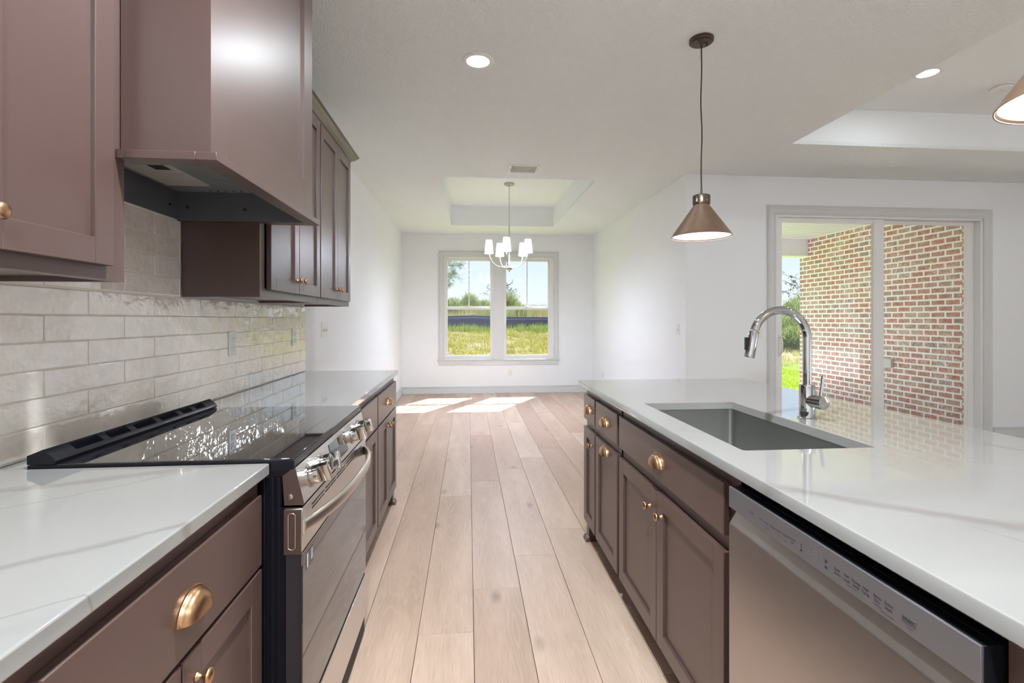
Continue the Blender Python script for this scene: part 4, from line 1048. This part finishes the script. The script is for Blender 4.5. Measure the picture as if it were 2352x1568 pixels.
def blades(name, n, xr, yr, h, w, mat, label, cat, density=None, lean=.5, clump=0, parent=None, kind='stuff', zoff=0, pts=None, grp=None):
    if pts is None:
        if clump:
            nc = max(1, n // clump); cx = rng.uniform(*xr, nc); cy = rng.uniform(*yr, nc)
            if density is not None:
                keep = rng.uniform(0, 1, nc) < density(cx, cy); cx, cy = cx[keep], cy[keep]
            sc = rng.uniform(.5, 1.3, len(cx))
            x = (cx[:, None] + rng.normal(0, .05 + .10 * h[1], (len(cx), clump))).ravel(); y = (cy[:, None] + rng.normal(0, .05 + .10 * h[1], (len(cx), clump))).ravel(); s = np.repeat(sc, clump)
        else:
            x = rng.uniform(*xr, n); y = rng.uniform(*yr, n); s = np.ones(n)
    else: x, y = pts; s = np.ones(len(x))
    N = len(x); z = gz(x, y) - .01 + zoff
    hh = rng.uniform(*h, N) * s; ww = w * rng.uniform(.6, 1.3, N)
    a = rng.uniform(0, 2 * math.pi, N); px, py = np.cos(a) * ww / 2, np.sin(a) * ww / 2
    b = rng.uniform(0, 2 * math.pi, N); ln = rng.uniform(0, lean, N) * hh; lx, ly = np.cos(b) * ln, np.sin(b) * ln
    V = np.empty((N, 5, 3))
    V[:, 0] = np.stack([x - px, y - py, z], 1); V[:, 1] = np.stack([x + px, y + py, z], 1)
    V[:, 2] = np.stack([x + px * .8 + lx * .35, y + py * .8 + ly * .35, z + hh * .55], 1); V[:, 3] = np.stack([x - px * .8 + lx * .35, y - py * .8 + ly * .35, z + hh * .55], 1)
    V[:, 4] = np.stack([x + lx, y + ly, z + hh], 1)
    me = bpy.data.meshes.new(name); me.vertices.add(N * 5); me.vertices.foreach_set('co', V.ravel())
    li = (np.arange(N)[:, None] * 5 + np.array([0, 1, 2, 3, 3, 2, 4])[None]).ravel(); me.loops.add(N * 7); me.loops.foreach_set('vertex_index', li)
    me.polygons.add(N * 2); st = (np.arange(N)[:, None] * 7 + np.array([0, 4])[None]).ravel(); me.polygons.foreach_set('loop_start', st)
    me.update(); me.validate(); me.materials.append(MATS[mat])
    o = bpy.data.objects.new(name, me); C.objects.link(o)
    if parent: o.parent = parent
    else: tag(o, label, cat, grp, kind)
    return o
blades('lawn_grass', 46000, (3, 12), (8.9, 14.4), (.03, .09), .012, 'grass_lawn', 'bright green lawn grass beyond the brick porch', 'grass')
blades('dry_grass', 120000, (-4, 18), (14, 23.5), (.05, .19), .016, 'grass_dry', 'yellow-green dry grass covering the slope below the silt fence', 'grass', clump=10, lean=.9,
       density=lambda x, y: np.clip(.62 + .5 * np.sin(x * 2.1 + np.sin(y * 1.7) * 2) * np.sin(y * 1.3 + x * .6), .15, 1))
blades('tall_grass', 26000, (-5, 14), (23.6, 25.6), (.10, .32), .018, 'grass_green', 'tall green grass growing against the silt fence', 'grass', clump=14, lean=.35,
       density=lambda x, y: np.clip(.6 + .5 * np.sin(x * 1.9 + 1), .2, 1))
blades('meadow_weeds', 52000, (-5, 16), (28.1, 34), (.50, 1.15), .034, 'weed', 'yellow-green meadow weeds behind the silt fence', 'weeds', clump=22, lean=.35)
blades('rust_weeds', 26000, (-5, 16), (26.3, 28), (.35, .80), .030, 'weed_rust', 'rust-tinged dry weeds just behind the silt fence', 'weeds', clump=26, lean=.4,
       density=lambda x, y: np.clip(.2 + .8 * np.sin(x * 1.3 + 2.0), 0, 1))

def fence():
    t = thing('silt_fence', (1.2, 26, .8), 'dark blue silt fence fabric stretched across the grassy slope', 'fence')
    xs = np.linspace(-14, 16, 121); P = []
    kx = [(-14, 1.30), (-5, 1.40), (-1.1, 1.445), (.24, 1.492), (1.2, 1.44), (2.0, 1.40), (4.3, 1.40), (8, 1.30), (16, 1.2)]
    zt = np.interp(xs, [k[0] for k in kx], [k[1] for k in kx])
    yy = 26 - .25 * np.exp(-(xs - .24) ** 2 / 2) + .02 * np.sin(xs * 5)
    v = []; f = []
    for i in range(len(xs)):
        zb = float(gz(xs[i], yy[i])) - .05
        v += [(xs[i], yy[i], zb), (xs[i], yy[i] + .01, (zb + zt[i]) / 2), (xs[i], yy[i], zt[i]), (xs[i], yy[i] + .006, zt[i]), (xs[i], yy[i] + .006, zb)]
    for i in range(len(xs) - 1):
        for k in range(5): f.append((i * 5 + k, i * 5 + (k + 1) % 5, (i + 1) * 5 + (k + 1) % 5, (i + 1) * 5 + k))
    part('fabric', MB().raw(v, f), 'silt_fabric', t, smooth=180)
    cd = [(xs[i], yy[i] - .008, zt[i] - .11) for i in range(len(xs))]
    part('cord', MB().tube(cd, .007, 5), 'outlet_grey', t)
    for x in (-12.5, -8.2, -3.9, .24, 4.6, 8.8, 13):
        z = float(np.interp(x, xs, zt)); y_ = float(np.interp(x, xs, yy)); part('stake', MB().box(x - .02, x + .02, y_ + .008, y_ + .045, .5, z + .03), 'stake', t)
fence()
def leaves_mesh(name, pts, size, mat, parent, elong=1.0, per=1, thin=.28, up=0):
    P = np.repeat(np.array(pts), per, axis=0); N = len(P)
    d = rng.normal(0, 1, (N, 3)); d /= np.linalg.norm(d, axis=1)[:, None]; d[:, 2] += up; d /= np.linalg.norm(d, axis=1)[:, None]; e = rng.normal(0, 1, (N, 3)); e = np.cross(d, e); e /= np.linalg.norm(e, axis=1)[:, None]
    s = size * rng.uniform(.6, 1.4, N)[:, None]
    V = np.empty((N, 4, 3)); V[:, 0] = P; V[:, 1] = P + d * s * .5 * elong + e * s * thin / elong; V[:, 2] = P + d * s * elong; V[:, 3] = P + d * s * .5 * elong - e * s * thin / elong
    c = Vector(wloc(parent)); V -= np.array(c)
    me = bpy.data.meshes.new(name); me.from_pydata(V.reshape(-1, 3).tolist(), [], [(4 * i, 4 * i + 1, 4 * i + 2, 4 * i + 3) for i in range(N)]); me.materials.append(MATS[mat])
    o = bpy.data.objects.new(name, me); C.objects.link(o); o.parent = parent; return o
def tree(base, height, label, mat, limbs, tuft, spread, leaf, per, elong, cat='tree', grp=None, trunk_r=.12, lean=(0, 0)):
    x, y = base; z = float(gz(x, y)); t = thing('pine_tree' if mat == 'needles' else 'tree', (x, y, z), label, cat, grp)
    tr = MB(); top = (x + lean[0], y + lean[1], z + height)
    tr.tube([(x, y, z - .1), (x + lean[0] * .3, y, z + height * .4), (x + lean[0] * .7, y, z + height * .75), top], [trunk_r, trunk_r * .75, trunk_r * .4, .02], 8)
    part('trunk', tr, 'bark', t)
    br = MB(); pts = []
    for (h, ang, ln, rise) in limbs:
        sx, sy, sz = x + lean[0] * h, y + lean[1] * h, z + height * h
        ex, ey, ez = sx + ln * math.cos(ang), sy + ln * math.sin(ang), sz + rise
        mx, my, mz = (sx + ex) / 2, (sy + ey) / 2, (sz + ez) / 2 + rise * .15
        br.tube([(sx, sy, sz), (mx, my, mz), (ex, ey, ez)], [trunk_r * .28, trunk_r * .18, .008], 6)
        for k in range(tuft):
            u = random.uniform(.35, 1.05); cx_, cy_, cz_ = sx + (ex - sx) * u, sy + (ey - sy) * u, sz + (ez - sz) * u
            qx, qy, qz = cx_ + random.gauss(0, spread), cy_ + random.gauss(0, spread), cz_ + random.gauss(0, spread * .8)
            br.tube([(cx_, cy_, cz_), (qx, qy, qz)], [.012, .006], 5)
            for j in range(per): pts.append((qx + random.gauss(0, leaf * .5), qy + random.gauss(0, leaf * .5), qz + random.gauss(0, leaf * .5)))
    part('branch', br, 'bark', t); leaves_mesh('foliage', pts, leaf, mat, t, elong, thin=.055 if mat == 'needles' else .30, up=.15); return t
limbs = [(h, a, l, r) for h, a, l, r in [(.34, .1, 1.9, .1), (.40, -.25, 2.2, .35), (.47, .2, 2.6, .25), (.55, -.1, 2.9, .2), (.62, .15, 2.4, .5), (.70, -.2, 2.0, .6), (.80, .1, 1.5, .5), (.9, 0, 1.0, .4), (.5, 3, 2.6, .2), (.62, 2.6, 2.4, .4), (.75, 3.4, 1.8, .4), (.4, 2.2, 2, .2), (.58, 1.4, 2, .2)]]
tree((-3.4, 38), 7.2, 'pine tree showing at the left edge of the left dining window', 'needles', limbs, 14, .24, .24, 44, 1.2)
limbs = [(.5, .1, 1.3, .9), (.65, .5, 1.1, .8), (.75, -.2, .9, .9), (.45, -.3, 1.2, 1.2), (.85, .2, .7, .5), (.35, .2, 1.0, .9), (.7, 3, 1, .6), (.5, 2.8, 1.2, .8)]
tree((2.35, 36), 2.6, 'thin sparse-leaved tree in the right dining window', 'leaf_dark', limbs, 9, .22, .07, 6, 1.0, trunk_r=.05)
limbs = [(.45, 3.3, 1.0, .15), (.62, 2.9, .8, .3), (.75, 3.2, .7, .3), (.9, 2.7, .5, .2), (.7, .2, .7, .3), (.5, .4, .9, .3), (.85, 0, .5, .3), (.8, 1.6, .6, .3)]
tree((15.75, 22), 2.9, 'slender young tree seen through the patio door', 'leaf_dark', limbs, 6, .14, .07, 9, 1.0, trunk_r=.04)
limbs = [(.55, .2, 1.3, .1), (.66, .0, 1.1, .3), (.75, .3, .9, .3), (.5, 3, 1.4, .2), (.7, 2.7, 1, .3), (.85, .2, .6, .2)]
tree((14.0, 23.5), 3.6, 'pine sapling at the left edge of the patio door glass', 'needles', limbs, 7, .12, .20, 26, 1.5, trunk_r=.06)
def shrub(x, y, rx, h, n, label, grp):
    z = float(gz(x, y)); t = thing('shrub', (x, y, z), label, 'shrub', grp)
    a = rng.uniform(0, 2 * math.pi, n); r = rx * np.sqrt(rng.uniform(0, 1, n)); X = x + r * np.cos(a); Y = y + r * np.sin(a)
    hh = h * (1 - .55 * (r / rx) ** 2) * rng.uniform(.35, 1.05, n)
    pts = np.stack([X, Y, z + hh], 1); leaves_mesh('foliage', pts, .20, 'shrub_leaf', t, 1.5, thin=.10, up=1.3)
    m = MB()
    for k in range(9):
        b = random.uniform(0, 6.28); q = rx * random.uniform(.2, .7); m.tube([(x, y, z - .05), (x + q * .5 * math.cos(b), y + q * .5 * math.sin(b), z + h * .5), (x + q * math.cos(b), y + q * math.sin(b), z + h * .85)], [.02, .012, .006], 5)
    part('stem', m, 'bark', t)
for i, (x, y, rx, h) in enumerate([(-.9, 30, .9, 1.45), (.1, 31, .8, 1.75), (1.0, 30.5, .7, 1.3), (2.5, 31, .9, 1.75), (3.1, 29.5, .6, 1.0), (-2.4, 31, 1.0, 1.6)]):
    shrub(x, y, rx, h, 3200, 'green-yellow shrub standing behind the silt fence', 'shrubs behind the silt fence')
for i, (x, y, rx, h) in enumerate([(13.6, 19.6, 1.2, 1.15), (15.0, 21.0, 1.2, 1.5), (12.2, 17.4, .9, .62), (14.2, 18.6, .8, .7), (16.6, 23, 1.3, 1.7), (12.6, 18.9, .7, .9)]):
    shrub(x, y, rx, h, 4200, 'yellow-green shrub on the bank seen through the patio door', 'shrubs on the bank by the porch')
